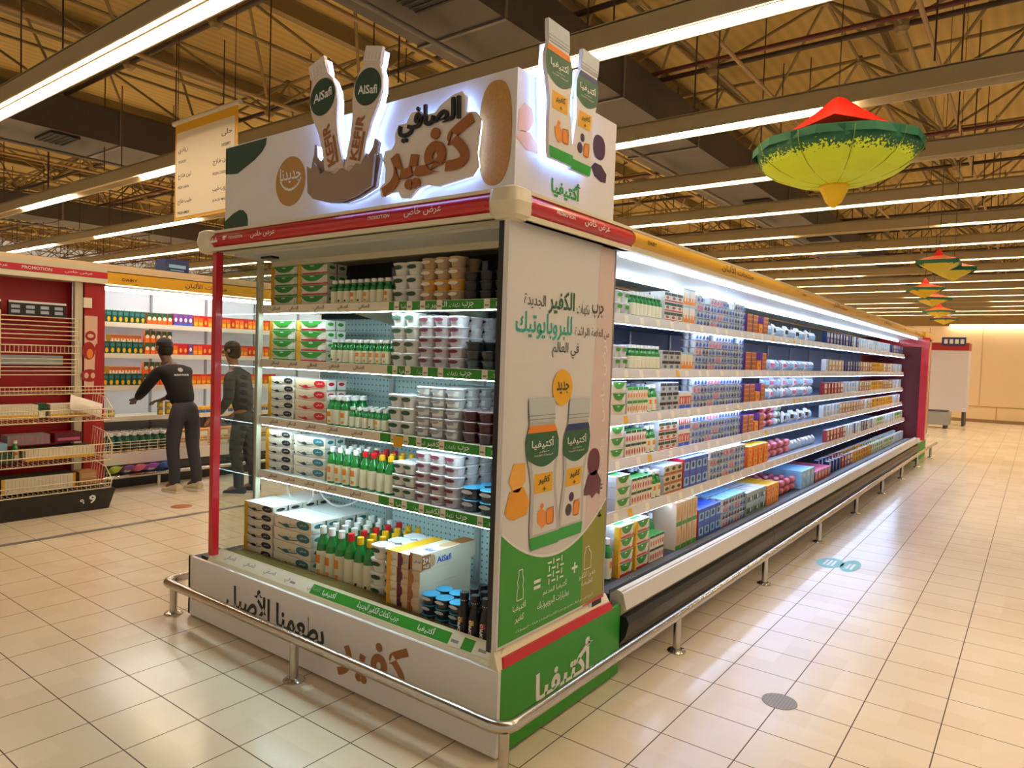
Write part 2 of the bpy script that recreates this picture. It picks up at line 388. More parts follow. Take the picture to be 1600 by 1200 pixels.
duct(-13.7, -12.4, 4.9, 5.45, -3, 40, 'grey duct left of the hanging aisle sign')
duct(-22.5, -21.3, 4.9, 5.45, -3, 40, 'farthest left grey duct near the roof')

# light rails
housing = mat('rail_housing', 'A39470', .5); refl = mat('rail_reflector', 'CDBE9C', .4)
def rail(k, y, label):
    t = thing('light_rail', label, 'ceiling light', (0, y, 4.2), 'ceiling light rails')
    b = MB(); x0, x1 = -44, 3.4
    b.box(x0, x1, y - .12, y - .105, 4.2, 4.38, housing); b.box(x0, x1, y - .12, y + .12, 4.37, 4.39, housing); b.box(x0, x1, y + .105, y + .12, 4.2, 4.38, refl)
    b.box(x0, x1, y - .105, y + .105, 4.30, 4.37, refl); b.box(x0, x1, y - .012, y + .012, 4.24, 4.30, refl)
    b.build('housing', t)
    for i in range(16): MB().tube((x0 + 2 + i * 3, y, 4.39), (x0 + 2 + i * 3, y, 5.75), .008, dk, 5).build('hanger_rod', t)
    n = 19; L = (x1 - x0) / n
    rnd = random.Random(k)
    for i in range(n):
        xa = x0 + i * L + .05; xb = x0 + (i + 1) * L - .05
        if k == 1 and xa < -9 and i % 2 == 0: continue
        if k == 2 and (xa > -2.4 or (xa < -13 and i % 3 == 0)): continue
        if k == 3 and xa > -2.6: continue
        if k >= 4 and rnd.random() < .07: continue
        b = MB(); offs = (-.06, .06)
        for o in offs: b.tube((xa, y + o, 4.262), (xb, y + o, 4.262), .013, M_TUBE, 6)
        b.build('light_tube', t)
for k in range(16):
    y = 2.88 + 2.36 * k
    rail(k, y, 'long ceiling light rail, %s one counting away from the viewer' % ORD[k + 1] if k else 'nearest long ceiling light rail with bright twin tubes')

exec_after = []
# ================================================================== LANTERNS AND HANGING SIGN
def lantern_mat(name, inner, outer, lo, hi):
    m = bpy.data.materials.new(name); m.use_nodes = True; nt = m.node_tree; N = nt.nodes; L = nt.links; b = N['Principled BSDF']
    tc = N.new('ShaderNodeTexCoord'); mp = N.new('ShaderNodeVectorMath'); mp.operation = 'MULTIPLY'; L.new(tc.outputs['Object'], mp.inputs[0]); mp.inputs[1].default_value = (1, 1, 0)
    ln = N.new('ShaderNodeVectorMath'); ln.operation = 'LENGTH'; L.new(mp.outputs[0], ln.inputs[0])
    nz = N.new('ShaderNodeTexNoise'); nz.inputs['Scale'].default_value = 55; nz.inputs['Detail'].default_value = 3; L.new(tc.outputs['Object'], nz.inputs['Vector'])
    mr = N.new('ShaderNodeMapRange'); L.new(ln.outputs['Value'], mr.inputs[0]); mr.inputs[1].default_value = lo; mr.inputs[2].default_value = hi; mr.inputs[3].default_value = .12; mr.inputs[4].default_value = .85
    gt = N.new('ShaderNodeMath'); gt.operation = 'LESS_THAN'; L.new(nz.outputs['Fac'], gt.inputs[0]); L.new(mr.outputs[0], gt.inputs[1])
    c = N.new('ShaderNodeMix'); c.data_type = 'RGBA'; L.new(gt.outputs[0], c.inputs[0]); c.inputs[6].default_value = srgb(inner); c.inputs[7].default_value = srgb(outer)
    L.new(c.outputs[2], b.inputs['Base Color']); b.inputs['Roughness'].default_value = .6
    return m
lm1 = lantern_mat('lime_speckled_cloth', 'DDF030', '0F5A3C', .48, .62); lm2 = lantern_mat('yellow_speckled_cloth', 'E3C52A', '1C5A34', .18, .32)
lred = mat('lantern_red', 'F02412', .6); lgr = mat('lantern_green', '0D5A3C', .6); lye = mat('lantern_yellow', 'F2C41A', .6); lor = mat('lantern_orange', 'E8641C', .6)
def bowl(b, r, z, dep, m, n=10, rings=6):
    vs = []
    for j in range(rings + 1):
        t = j / rings; rr = r * math.cos(t * PI / 2 * .96); zz = -dep * math.sin(t * PI / 2)
        for i in range(n * 2):
            a = PI * i / n; k = 1 if i % 2 == 0 else .965; vs.append((rr * k * math.cos(a), rr * k * math.sin(a), z + zz))
    fs = [(j * 2 * n + i, (j + 1) * 2 * n + i, (j + 1) * 2 * n + (i + 1) % (2 * n), j * 2 * n + (i + 1) % (2 * n)) for j in range(rings) for i in range(2 * n)]
    b.add(vs, fs, m); b.add(vs[-2 * n:], [tuple(range(2 * n - 1, -1, -1))], m)
t = thing('paper_lantern', 'big lime green umbrella-shaped lantern with red top', 'lantern', (-1.37, 6, 3.34))
def lpart(name, mb, t):
    o = bpy.data.objects.new(name, mb.mesh(name)); COL.objects.link(o); o.parent = t; return o
b = MB(); bowl(b, .62, 0, .30, lm1); lpart('bowl', b, t)
for i in range(10):
    a = 2 * PI * i / 10 + .1; pts = []
    for j in range(7):
        q = j / 6 * PI / 2 * .96; pts.append((.622 * math.cos(q) * math.cos(a), .622 * math.cos(q) * math.sin(a), -.302 * math.sin(q)))
    lpart('rib', MB().path(pts, .003, mat('rib_dark_lime', '8EA020', .6), 5), t)
b = MB(); n = 20
vs = [(.625 * (1 if i % 2 else .965) * math.cos(2 * PI * i / n), .625 * (1 if i % 2 else .965) * math.sin(2 * PI * i / n), 0) for i in range(n)] + [(.2 * math.cos(2 * PI * i / n), .2 * math.sin(2 * PI * i / n), .07) for i in range(n)]
b.add(vs, [(i, (i + 1) % n, n + (i + 1) % n, n + i) for i in range(n)], lgr)
n2 = 20; vs = [(.628 * (1 if i % 2 else .965) * math.cos(2 * PI * i / n), .628 * (1 if i % 2 else .965) * math.sin(2 * PI * i / n), z) for z in (-.05, .012) for i in range(n)]
b.add(vs, [(i, (i + 1) % n, n + (i + 1) % n, n + i) for i in range(n)], lgr); lpart('green_canopy', b, t)
b = MB(); h = .27
b.add([(-h, -h, .15), (h, -h, .15), (h, h, .15), (-h, h, .15), (-.12, -.12, .29), (.12, -.12, .29), (.12, .12, .29), (-.12, .12, .29), (-.03, -.03, .39), (.03, -.03, .39), (.03, .03, .39), (-.03, .03, .39)],
      [(0, 1, 5, 4), (1, 2, 6, 5), (2, 3, 7, 6), (3, 0, 4, 7), (4, 5, 9, 8), (5, 6, 10, 9), (6, 7, 11, 10), (7, 4, 8, 11), (8, 9, 10, 11), (3, 2, 1, 0)], lred); o = lpart('red_top', b, t); o.rotation_euler.z = .95
lpart('yellow_tip', MB().lathe([(.015, -.47, lye), (.06, -.43, lye), (.115, -.31, lye), (.11, -.29, lye)], (0, 0, 0), 8), t)
lpart('cord', MB().tube((0, 0, .07), (0, 0, 3.755), .004, dk, 5), t)
sp = None
for i, (rx, y, z, r, lab) in enumerate([(-.104, 11, 3.02, .33, 'nearest small yellow diamond-shaped lantern with red point'), (-.088, 11.85, 3.02, .33, 'small yellow lantern half hidden behind the nearest small one'),
        (-.117, 14.5, 3.02, .30, 'yellow and orange lantern below the two diamond ones'), (-.108, 16.5, 3.05, .30, 'second farther yellow lantern in the descending row'),
        (-.101, 20, 3.1, .30, 'third farther yellow lantern in the descending row'), (-.095, 23, 3.15, .30, 'farthest tiny yellow lantern near the back wall')]):
    if sp is None:
        b = MB(); b.add([(r * math.cos(PI / 4 + PI / 2 * q), r * math.sin(PI / 4 + PI / 2 * q), 0) for q in range(4)] + [(0, 0, -.15)], [(1, 0, 4), (2, 1, 4), (3, 2, 4), (0, 3, 4)], lm2)
        c = MB(); c.add([(r * 1.06 * math.cos(PI / 4 + PI / 2 * q), r * 1.06 * math.sin(PI / 4 + PI / 2 * q), zz) for zz in (-.02, .03) for q in range(4)], [(0, 1, 5, 4), (1, 2, 6, 5), (2, 3, 7, 6), (3, 0, 4, 7)], lgr)
        c.add([(r * 1.0 * math.cos(PI / 4 + PI / 2 * q), r * math.sin(PI / 4 + PI / 2 * q), .03) for q in range(4)] + [(.1 * math.cos(PI / 4 + PI / 2 * q), .1 * math.sin(PI / 4 + PI / 2 * q), .10) for q in range(4)], [(0, 1, 5, 4), (1, 2, 6, 5), (2, 3, 7, 6), (3, 0, 4, 7)], lor)
        d = MB(); d.add([(.10 * math.cos(PI / 4 + PI / 2 * q), .10 * math.sin(PI / 4 + PI / 2 * q), .09) for q in range(4)] + [(0, 0, .22)], [(0, 1, 4), (1, 2, 4), (2, 3, 4), (3, 0, 4), (3, 2, 1, 0)], lred)
        e = MB().tube((0, 0, .21), (0, 0, 4.055), .004, dk, 5)
        sp = ('paper_lantern', None, [('bowl', b.mesh('bowl'), []), ('green_rim', c.mesh('rim'), []), ('red_top', d.mesh('top'), []), ('cord', e.mesh('cord'), [])])
    inst(sp, (rx * y, y, 3.04), .2 * i, lab, 'lantern', 'small yellow lanterns in a row over the aisle')

t = thing('hanging_aisle_sign', 'cream hanging aisle sign with yellow border and Arabic text', 'sign', (-7.22, 4.0, 3.0))
fr = front(4.0)
b = MB().box(-7.84, -6.60, 3.995, 4.005, 3.0, 4.06, yellow); b.box(-7.80, -6.64, 3.990, 3.9949, 3.03, 3.96, mat('sign_cream', 'E6D9BC', .5)); b.build('sign_board', t)
MB().tube((-7.88, 4, 4.08), (-6.56, 4, 4.08), .028, mat('rail_white', 'D8CDB6', .4), 10).build('top_bar', t)
b = MB()
for x in (-7.8, -6.66): b.tube((x, 4, 4.1), (x, 4, 7.0), .004, dk, 5)
b.build('hanging_wires', t)
b = MB(); tx = mat('sign_text', '5A5046', .6)
for (s1, s2, u0, u1, v) in [('زبادي', 'YOGHURT', -7.76, -7.56, 3.72), ('لبن طازج', 'FRESH LABAN', -7.76, -7.48, 3.44), ('حليب طازج', 'FRESH MILK', -7.76, -7.46, 3.16), ('حلى', 'DESSERT', -6.88, -6.68, 3.78), ('جبن طازج', 'FRESH CHEESE', -7.04, -6.72, 3.5), ('مشروب حليب', 'JUICE MILK', -7.04, -6.7, 3.22)]:
    b.text(fr, s1, u0, u1, v, v + .07, .0115, tx, .015); b.text(fr, s2, u0, u0 + (u1 - u0) * .85, v - .1, v - .07, .0115, tx, .015)
b.build('lettering', t)

# ================================================================== PRODUCT KINDS (front faces -Y, base at z=0)
FR = lambda d: front(-d / 2)
def k_cup(name, r, h, body, lid, art, sq=4.0, ink=None, bot=.74, n=16, lidname='lid'):
    b = MB(); b.lathe([(r * bot, 0, body), (r * (bot + .05), h * .22, body), (r * .9, h * .74, body), (r * .93, h * .84, body), (r, h * .86, body), (r, h * .95, body)], (0, 0, 0), n, sq, capt=False, front=(1, art, .9) if art else None)
    if ink:
        fr = front(-r * .88 * (.93 if sq < 3 else 1.0)); b.poly(fr, ell(0, h * .64, r * .66, h * .17, 14), .004, .0045, ink)
    l = MB().lathe([(r * 1.0, h * .95, lid), (r * 1.02, h * .965, lid), (r * .98, h, lid)], (0, 0, 0), n, sq)
    return (name, None, [('cup', b.mesh('cup'), []), (lidname, l.mesh('lid'), [])])
def k_bottle(name, r, h, body, label, cap, arts=(), neck=.42, capr_=.5):
    b = MB(); b.lathe([(r * .9, 0, body), (r, h * .03, body), (r * .98, h * .56, body), (r * .9, h * .66, body), (r * .62, h * .76, body), (r * neck, h * .84, body), (r * neck, h * .9, body)], (0, 0, 0), 14, capt=False)
    l = MB(); l.lathe([(r * 1.015, h * .05, label), (r * 1.015, h * .36, label), (r * 1.0, h * .54, label)], (0, 0, 0), 14, capb=False, capt=False)
    for (m, u, v, w_, hh) in arts: l.poly(lambda a, c, w: (1.02 * r * math.sin(a / r), -1.02 * r * math.cos(a / r) - w, c), [(u * r - w_ * r / 2, v * h), (u * r, v * h), (u * r + w_ * r / 2, v * h), (u * r + w_ * r / 2, (v + hh) * h), (u * r, (v + hh) * h), (u * r - w_ * r / 2, (v + hh) * h)], 0, .0006, m)
    c = MB().lathe([(r * capr_, h * .86, cap), (r * capr_ * 1.04, h * .9, cap), (r * capr_, h, cap)], (0, 0, 0), 12)
    return (name, None, [('bottle_body', b.mesh('bottle'), []), ('label', l.mesh('label'), []), ('cap', c.mesh('cap'), [])])
def k_pack(name, w_, d, h, base, swoosh, stripe, end, top=None, leaf=True, lower=None, word=None):
    """sleeved multipack of cups: cups behind, printed sleeve in front"""
    fr = FR(d); b = MB()
    b.hexa([(-w_ / 2 + .006, -d / 2 + .004, 0), (w_ / 2 - .006, -d / 2 + .004, 0), (w_ / 2 - .006, d / 2, 0), (-w_ / 2 + .006, d / 2, 0)], [(-w_ / 2, -d / 2, h * .96), (w_ / 2, -d / 2, h * .96), (w_ / 2, d / 2, h * .96), (-w_ / 2, d / 2, h * .96)], base)
    b.box(-w_ / 2, w_ / 2, -d / 2, d / 2, h * .96, h * .985, top or lidw)
    W2 = w_ / 2
    if leaf:
        a = [(-W2 * .80 + i / 14 * W2 * 1.62, h * (.95 - .62 * (1 - abs(i / 7 - 1) ** 2.6))) for i in range(15)]
        b.poly(fr, a, .0005, .001, swoosh); b.poly(fr, ell(-W2 * .02, h * .80, W2 * .16, h * .06, 12), .0012, .0016, cupw)
        b.poly(up(h * .985), ell(0, -d * .2, W2 * .7, d * .22, 18), .0003, .001, swoosh)
        b.poly(fr, ell(W2 * .66, h * .36, W2 * .2, h * .25, 14), .0012, .0016, cupw)
    else:
        b.poly(fr, sup(W2 * .58, h * .60, W2 * .34, h * .33, 2.3, 18), .0005, .001, swoosh); b.text(fr, 'الصافي', W2 * .42, W2 * .76, h * .5, h * .72, .0015, cupw, .01)
        b.poly(fr, [(-W2 * .78, h * .34), (-W2 * .3, h * .10), (W2 * .3, h * .30), (W2 * .28, h * .36), (-W2 * .3, h * .18), (-W2 * .7, h * .40)], .0005, .001, swoosh)
        b.poly(fr, [(-W2 * .55, h * .30), (-W2 * .25, h * .12), (-W2 * .12, h * .28), (-W2 * .28, h * .45)], .0005, .001, lower or swoosh)
        b.text(fr, word or 'الصافي', -W2 * .22, W2 * .2, h * .3, h * .55, .0015, mgrey, .01)
    sdd = side(W2 - .001)
    for q in (-1, 1): b.poly(sdd, [(q * d * .25 - d * .2, h * .08), (q * d * .25 + d * .2, h * .08), (q * d * .25 + d * .23, h * .9), (q * d * .25 - d * .23, h * .9)], .0, .0015, cupw); b.poly(sdd, ell(q * d * .25, h * .62, d * .15, h * .18, 12), .0018, .0022, swoosh)
    b.poly(sdd, [(-d * .02, 0), (d * .02, 0), (d * .02, h * .95), (-d * .02, h * .95)], .0, .0012, dgrey)
    if leaf: b.poly(fr, [(-W2 * .80, h * .86), (W2 * .98, h * .86), (W2 * .98, h * .955), (-W2 * .80, h * .955)], .0004, .0008, swoosh)
    if stripe: b.box(-W2 * .7, W2, -d / 2 - .0008, -d / 2 + .002, 0.001, h * .15, stripe)
    ch = [('sleeve', b.mesh('sleeve'), [])]
    if end:
        e = MB(); e.box(-W2 - .002, -W2 * .80, -d / 2 - .002, -d / 2 + .03, 0, h * .985, end)
        e.poly(fr, ell(-W2 * .84, h * .5, W2 * .13, h * .2, 10), .002, .003, end); ch.append(('end_flap', e.mesh('flap'), []))
    return (name, None, ch)
def k_box(name, w_, d, h, front_m, side_m, top_m, arts=(), cap=None, solo=False):
    b = MB()
    vs = [(-w_ / 2, -d / 2, 0), (w_ / 2, -d / 2, 0), (w_ / 2, d / 2, 0), (-w_ / 2, d / 2, 0), (-w_ / 2, -d / 2, h), (w_ / 2, -d / 2, h), (w_ / 2, d / 2, h), (-w_ / 2, d / 2, h)]
    b.add(vs, [FACES[2]], front_m); b.add(vs, [FACES[3], FACES[5], FACES[4], FACES[0]], side_m); b.add(vs, [FACES[1]], top_m)
    fr = FR(d)
    for a in arts:
        if a[0] == 'r': b.poly(fr, [(a[2] * w_, a[3] * h), (a[4] * w_, a[3] * h), (a[4] * w_, a[5] * h), (a[2] * w_, a[5] * h)], .0004, .0012, a[1])
        elif a[0] == 'e': b.poly(fr, ell(a[2] * w_, a[3] * h, a[4] * w_, a[5] * h, 14), .0004, .0018, a[1])
        elif a[0] == 't': b.text(fr, a[2], a[3] * w_, a[5] * w_, a[4] * h, a[6] * h, .0022, a[1], .01)
    if solo: return (name, b.mesh(name), [])
    ch = [('carton', b.mesh(name), [])]
    if cap: ch.append(('cap', MB().lathe([(w_ * .2, h, cap), (w_ * .2, h + .014, cap)], (0, 0, 0), 10).mesh('cap'), []))
    if len(ch) == 1: return (name, b.mesh(name), [])
    return (name, None, ch)
def k_bag(name, w_, d, h, m, m2):
    b = MB(); n = 6; vs = []
    for j in range(n + 1):
        v = j / n
        for i in range(n + 1):
            u = i / n; q = (1 - abs(2 * u - 1) ** 3) * (1 - abs(2 * v - 1) ** 3); vs.append((-w_ / 2 + u * w_, -d / 2 * q, v * h))
    m0 = len(vs); vs += [(x, -y, z) for x, y, z in vs]
    f1 = []; f2 = []
    for j in range(n):
        for i in range(n):
            q = (j * (n + 1) + i, j * (n + 1) + i + 1, (j + 1) * (n + 1) + i + 1, (j + 1) * (n + 1) + i)
            (f2 if 1 < j < 4 and 1 <= i < 4 else f1).append(q); f1.append(tuple(x + m0 for x in q[::-1]))
    b.add(vs, f1, m, True); b.add(vs, f2, m2, True)
    return (name, b.mesh(name), [])
def k_roll(name, r, L, m, m2):
    b = MB(); pr = [(r * .25, 0, m), (r * .3, L * .06, m), (r * .95, L * .14, m), (r, L * .3, m2), (r, L * .7, m), (r * .95, L * .86, m), (r * .3, L * .94, m), (r * .25, L, m)]
    b.lathe(pr, (0, 0, 0), 12); b.v = [(x, y_, z) for x, y_, z in [(z - L / 2, x, y + r) for x, y, z in b.v]]
    return (name, b.mesh(name), [])
def k_twin(name, w_, d, h, body, art, lid):
    b = MB(); r = w_ / 4
    for sx in (-1, 1):
        b.lathe([(r * .72, 0, body), (r * .78, h * .2, body), (r * .9, h * .8, body), (r * .97, h * .86, body)], (sx * r, -d / 2 + r, 0), 10, 3, capt=False)
        b.poly(front(-d / 2 + r * .06), [(sx * r - r * .78, h * .16), (sx * r + r * .3, h * .06), (sx * r + r * .78, h * .40), (sx * r - r * .1, h * .72)], .0, .002, art)
        b.poly(front(-d / 2 + r * .06), ell(sx * r + r * .3, h * .62, r * .28, h * .12, 8), .0, .003, lblue)
        b.lathe([(r * .72, 0, body), (r * .97, h * .86, body)], (sx * r, d / 2 - r, 0), 8, 3, capt=False)
    b.box(-w_ / 2, w_ / 2, -d / 2, d / 2, h * .86, h * .93, lid); b.box(-w_ * .3, w_ * .42, -d / 2 - .001, -d / 2 + .002, h * .865, h * .925, art)
    return (name, b.mesh(name), [])

P_ = {}
P_['pk_g'] = k_pack('yogurt_multipack', .25, .14, .058, packw, greenp, greenp, ylabel)
P_['pk_r'] = k_pack('yogurt_multipack', .26, .14, .058, packw, greenp, red, ylabel)
P_['pk_k'] = k_pack('yogurt_multipack', .25, .14, .048, packw, blacks, None, ylabel, leaf=False)
P_['pk_red'] = k_pack('yogurt_multipack', .29, .14, .060, packk, red, None, None, leaf=False)
P_['pk_t'] = k_pack('yogurt_multipack', .29, .14, .058, packw, dteal, None, None, leaf=False, lower=dgrey)
P_['pk_T'] = k_pack('yogurt_multipack', .34, .2, .070, packw, dteal, None, None, leaf=False, lower=dteal)
P_['pk_K'] = k_pack('yogurt_multipack', .28, .2, .052, packw, blacks, None, ylabel, leaf=False)
oa = [(orange, 0, .3, 1.0, .16), (apricot, .2, .1, .6, .08)]
P_['bo'] = k_bottle('kefir_bottle', .0235, .13, bgreen, blabel, capw, oa, .6, .7)
P_['bp'] = k_bottle('kefir_bottle', .0235, .13, bgreen, blabel, capw, [(plum, .1, .1, .5, .08)], .6, .7)
P_['bw'] = k_bottle('kefir_bottle', .0235, .13, bgreen, blabel, capw, (), .6, .7)
P_['Lw'] = k_bottle('kefir_bottle', .033, .21, bgreen, blabel, capw, oa)
P_['Lr'] = k_bottle('kefir_bottle', .033, .21, bgreen, blabel, capr, [(red, 0, .05, 2.0, .03)])
P_['Ly'] = k_bottle('kefir_bottle', .033, .21, bgreen, blabel, capy)
P_['Bw'] = k_bottle('kefir_bottle', .036, .285, bgreen, blabel, capw, oa)
P_['Br'] = k_bottle('kefir_bottle', .036, .285, bgreen, blabel, capr, [(red, 0, .05, 2.0, .02)])
P_['By'] = k_bottle('kefir_bottle', .036, .285, bgreen, blabel, capy, [(blacks, .2, .1, .4, .05)])
P_['cw'] = k_cup('yogurt_tub', .049, .066, cupw, lidw, None, 5, greenk, .7)
P_['cb'] = k_cup('dessert_cup', .046, .052, cupb, cupb, lbrown, 2, packw, .7)
P_['cby'] = k_cup('dessert_cup', .046, .052, ylabel, cupb, lbrown, 2, packw, .7)
P_['cp'] = k_cup('yogurt_cup', .047, .049, cupp, lidw, cupg, 3, maroon, .76)
P_['cg'] = k_cup('yogurt_cup', .047, .049, cupg, lidw, cupw, 3, mgrey, .76)
P_['ck'] = k_cup('pudding_cup', .046, .044, cupk, mat('dark_foil', '5B554C', .3, .5), dgrey, 2, None, .76)
P_['ckk'] = k_cup('pudding_cup', .048, .042, cupk, cupk, None, 2, None, .7)
P_['cm'] = k_cup('dessert_cup', .047, .049, cupm, mat('maroon_foil', 'A88A8E', .3, .3), None, 2, None, .74)
P_['cn'] = k_cup('pudding_cup', .053, .056, cupn, lidb, None, 2, silver, .82)
def yop(name, art):
    sp = k_bottle(name, .027, .21, black, blacks, black, [(art, .15, .42, .8, .1)], .7, .72)
    l = MB(); l.lathe([(.019, .177, capw), (.019, .184, capw)], (0, 0, 0), 12); e = MB().text(lambda a, c, w: (a, -.0285 - w, c), 'YOPRO', -.008, .008, .03, .11, .001, capw, .03, rot=1)
    sp[2].append(('neck_ring', l.mesh('ring'), [])); sp[2].append(('label_lettering', e.mesh('lettering'), [])); return sp
P_['yb'] = yop('protein_drink_bottle', brown); P_['yy'] = yop('protein_drink_bottle', yellow); P_['yr'] = yop('protein_drink_bottle', red); P_['yk'] = yop('protein_drink_bottle', blacks)
P_['bxy'] = k_box('dairy_carton', .070, .32, .070, packw, ylabel, ylabel, [('r', ylabel, -.5, 0, -.12, 1), ('t', mgrey, 'الصافي', .0, .3, .42, .6), ('e', ylabel, -.1, .5, .1, .25)])
P_['bxm'] = k_box('dairy_carton', .070, .32, .070, packk, maroon, packw, [('r', maroon, -.5, 0, -.15, 1), ('e', maroon, -.12, .5, .12, .3), ('t', mgrey, 'الصافي', .02, .3, .44, .6)])
P_['bxb'] = k_box('dairy_carton', .074, .36, .072, packk, packw, packw, [('r', brown, -.5, 0, -.15, 1), ('e', brown, -.12, .5, .12, .3), ('t', mgrey, 'الصافي', .02, .3, .44, .6)])
def long_box():
    w_, d, h = .076, .38, .078; b = MB(); b.box(-w_ / 2, w_ / 2, -d / 2, d / 2, 0, h, packw)
    b.poly(front(-d / 2), [(-.038, 0), (-.022, 0), (-.022, h), (-.038, h)], .0005, .001, brown); b.text(front(-d / 2), 'الصافي', -.015, .03, .03, .05, .001, blue, .01)
    sd = side(w_ / 2); b.poly(sd, [(-d / 2, .006), (-d / 2 + .06, .006), (-d / 2 + .06, h - .006), (-d / 2, h - .006)], .0005, .001, brown)
    b.text(sd, '2+1', -d / 2 + .005, -d / 2 + .05, .035, .065, .002, packw, .03); b.text(sd, 'FREE', -d / 2 + .008, -d / 2 + .048, .012, .026, .002, packw, .02)
    b.text(sd, 'AlSafi', -d / 2 + .10, -d / 2 + .2, .02, .05, .001, blue, .03); b.poly(sd, ell(-d / 2 + .07, .04, .02, .03, 14), .0006, .0015, lbrown)
    b.poly(up(h), [(-.038, .08), (.038, .08), (.038, .19), (-.038, .19)], .0005, .001, brown); b.text(up(h), 'AlSafi', -.03, .03, -.12, -.08, .001, blue, .03)
    b.poly(up(h), ell(0, .03, .03, .06, 20), .0006, .001, lbrown); return ('dairy_carton', b.mesh('long_carton'), [])
P_['bxL'] = long_box()
# gondola kinds
P_['g_tub'] = k_cup('yogurt_tub', .040, .066, cupw, lidw, None, 5, greenp, .74, 10)
P_['g_pk'] = k_pack('yogurt_multipack', .17, .2, .064, packw, greenp, None, None)
P_['g_pkr'] = k_pack('yogurt_multipack', .17, .2, .070, packw, greenp, red, ylabel)
P_['g_mini'] = k_box('drink_twin_pack', .062, .08, .078, packw, packw, greenp, [('r', greenb, -.5, .8, .5, 1), ('e', orange, -.25, .4, .14, .2), ('e', orange, .25, .4, .14, .2)], solo=True)
P_['g_minir'] = k_box('drink_twin_pack', .062, .08, .078, packw, packw, greenp, [('r', greenk, -.5, .82, .5, 1), ('e', red, -.25, .4, .13, .22), ('e', red, .25, .4, .13, .22)], solo=True)
P_['g_ban'] = k_box('cream_tub', .088, .1, .060, cupw, cupw, lidw, [('r', greenk, -.5, .62, .5, .92), ('r', red, -.5, .02, .5, .16), ('e', brown, 0, .4, .3, .16)], solo=True)
P_['g_bang'] = k_box('cream_tub', .088, .1, .060, cupg, cupw, lidw, [('r', dgrey, -.5, .6, .5, .9), ('e', dteal, 0, .3, .25, .18)], solo=True)
P_['g_banb'] = k_box('cream_tub', .088, .1, .060, packk, cupg, silver, [('r', brown, -.5, .02, .5, .3), ('e', greenk, 0, .62, .32, .2)], solo=True)
P_['g_or'] = k_box('milk_carton_pack', .095, .1, .115, packw, packw, lblue, [('r', orange, -.48, .05, .48, .48), ('e', packw, -.22, .45, .12, .22), ('e', packw, .22, .45, .12, .22), ('r', lblue, -.5, .9, .5, 1)], solo=True)
P_['g_rb'] = k_box('milk_carton_pack', .095, .1, .115, packw, packw, lblue, [('r', red, -.48, .3, .48, .75), ('r', blue, -.48, .02, .48, .25), ('e', packw, -.2, .5, .1, .2), ('e', packw, .2, .5, .1, .2)], solo=True)
P_['g_tw'] = k_twin('yogurt_twin_pack', .118, .11, .052, cupw, blue, lidw)
P_['g_tw2'] = k_twin('yogurt_twin_pack', .118, .11, .052, cupw, pink, lidw)
P_['g_tw3'] = k_twin('yogurt_twin_pack', .118, .11, .052, cupw, navy, lblue)
P_['g_pu'] = k_box('cheese_box', .12, .12, .15, orange, purple, purple, [('r', brown, -.46, .04 + .24 * i, .46, .2 + .24 * i) for i in range(4)] if 0 else [('r', brown, -.46, .04, .46, .22), ('r', brown, -.46, .28, .46, .46), ('r', brown, -.46, .52, .46, .70), ('r', brown, -.46, .76, .46, .94)], solo=True)
P_['g_ob'] = k_box('cheese_box', .11, .12, .085, orange, boxo, ylabel, [('r', ylabel, -.3, .25, .3, .8), ('e', red, 0, .5, .15, .2)], solo=True)
P_['g_bag'] = k_bag('cheese_bag', .12, .07, .10, silver, lblue); P_['g_bagr'] = k_bag('cheese_bag', .12, .07, .10, lidw, pink)
P_['g_blk'] = k_bag('cheese_bag', .12, .07, .12, lidw, blacks)
P_['roll_g'] = k_roll('sausage_roll', .034, .17, lidw, greenp); P_['roll_r'] = k_roll('sausage_roll', .034, .17, salami, pink)
for nm, a, c2 in (('br', lbrown, packw), ('gd', ylabel, brown), ('rd', salami, packw), ('wh', lidw, lblue), ('gn', packw, greenb), ('nv', navy, silver), ('kr', kraft, packw), ('pp', purple, pink)):
    P_['sl_' + nm] = k_box('cheese_packet', .10, .05, .135, a, a, lidw, [('r', c2, -.42, .55, .42, .9), ('e', c2, 0, .28, .28, .16)], solo=True)
P_['g_kraft'] = k_box('milk_carton', .075, .16, .15, packk, packk, packw, [('r', greenp, -.5, 0, .5, .18), ('e', lbrown, 0, .55, .3, .3)], solo=True)
P_['g_blue'] = k_box('milk_carton_pack', .1, .12, .1, blue, red, blue, [('r', lblue, -.4, .2, .4, .75), ('e', navy, 0, .5, .2, .2)], solo=True)
P_['g_lb'] = k_box('cheese_tray_box', .15, .16, .085, lblue, lblue, lblue, [('e', lidw, 0, .5, .25, .3)], solo=True)
P_['g_tray'] = k_box('clear_tray_box', .16, .16, .09, mat('clear_tray', '8FA39A', .25), MATS['clear_tray'], lidw, [('r', greenk, -.4, .15, .4, .6), ('e', lidw, .15, .4, .1, .2)], solo=True)
P_['g_redbox'] = k_box('cheese_box', .13, .16, .11, red, maroon, pink, [('e', ylabel, 0, .5, .3, .25), ('r', dkred, -.5, 0, .5, .15)], solo=True)
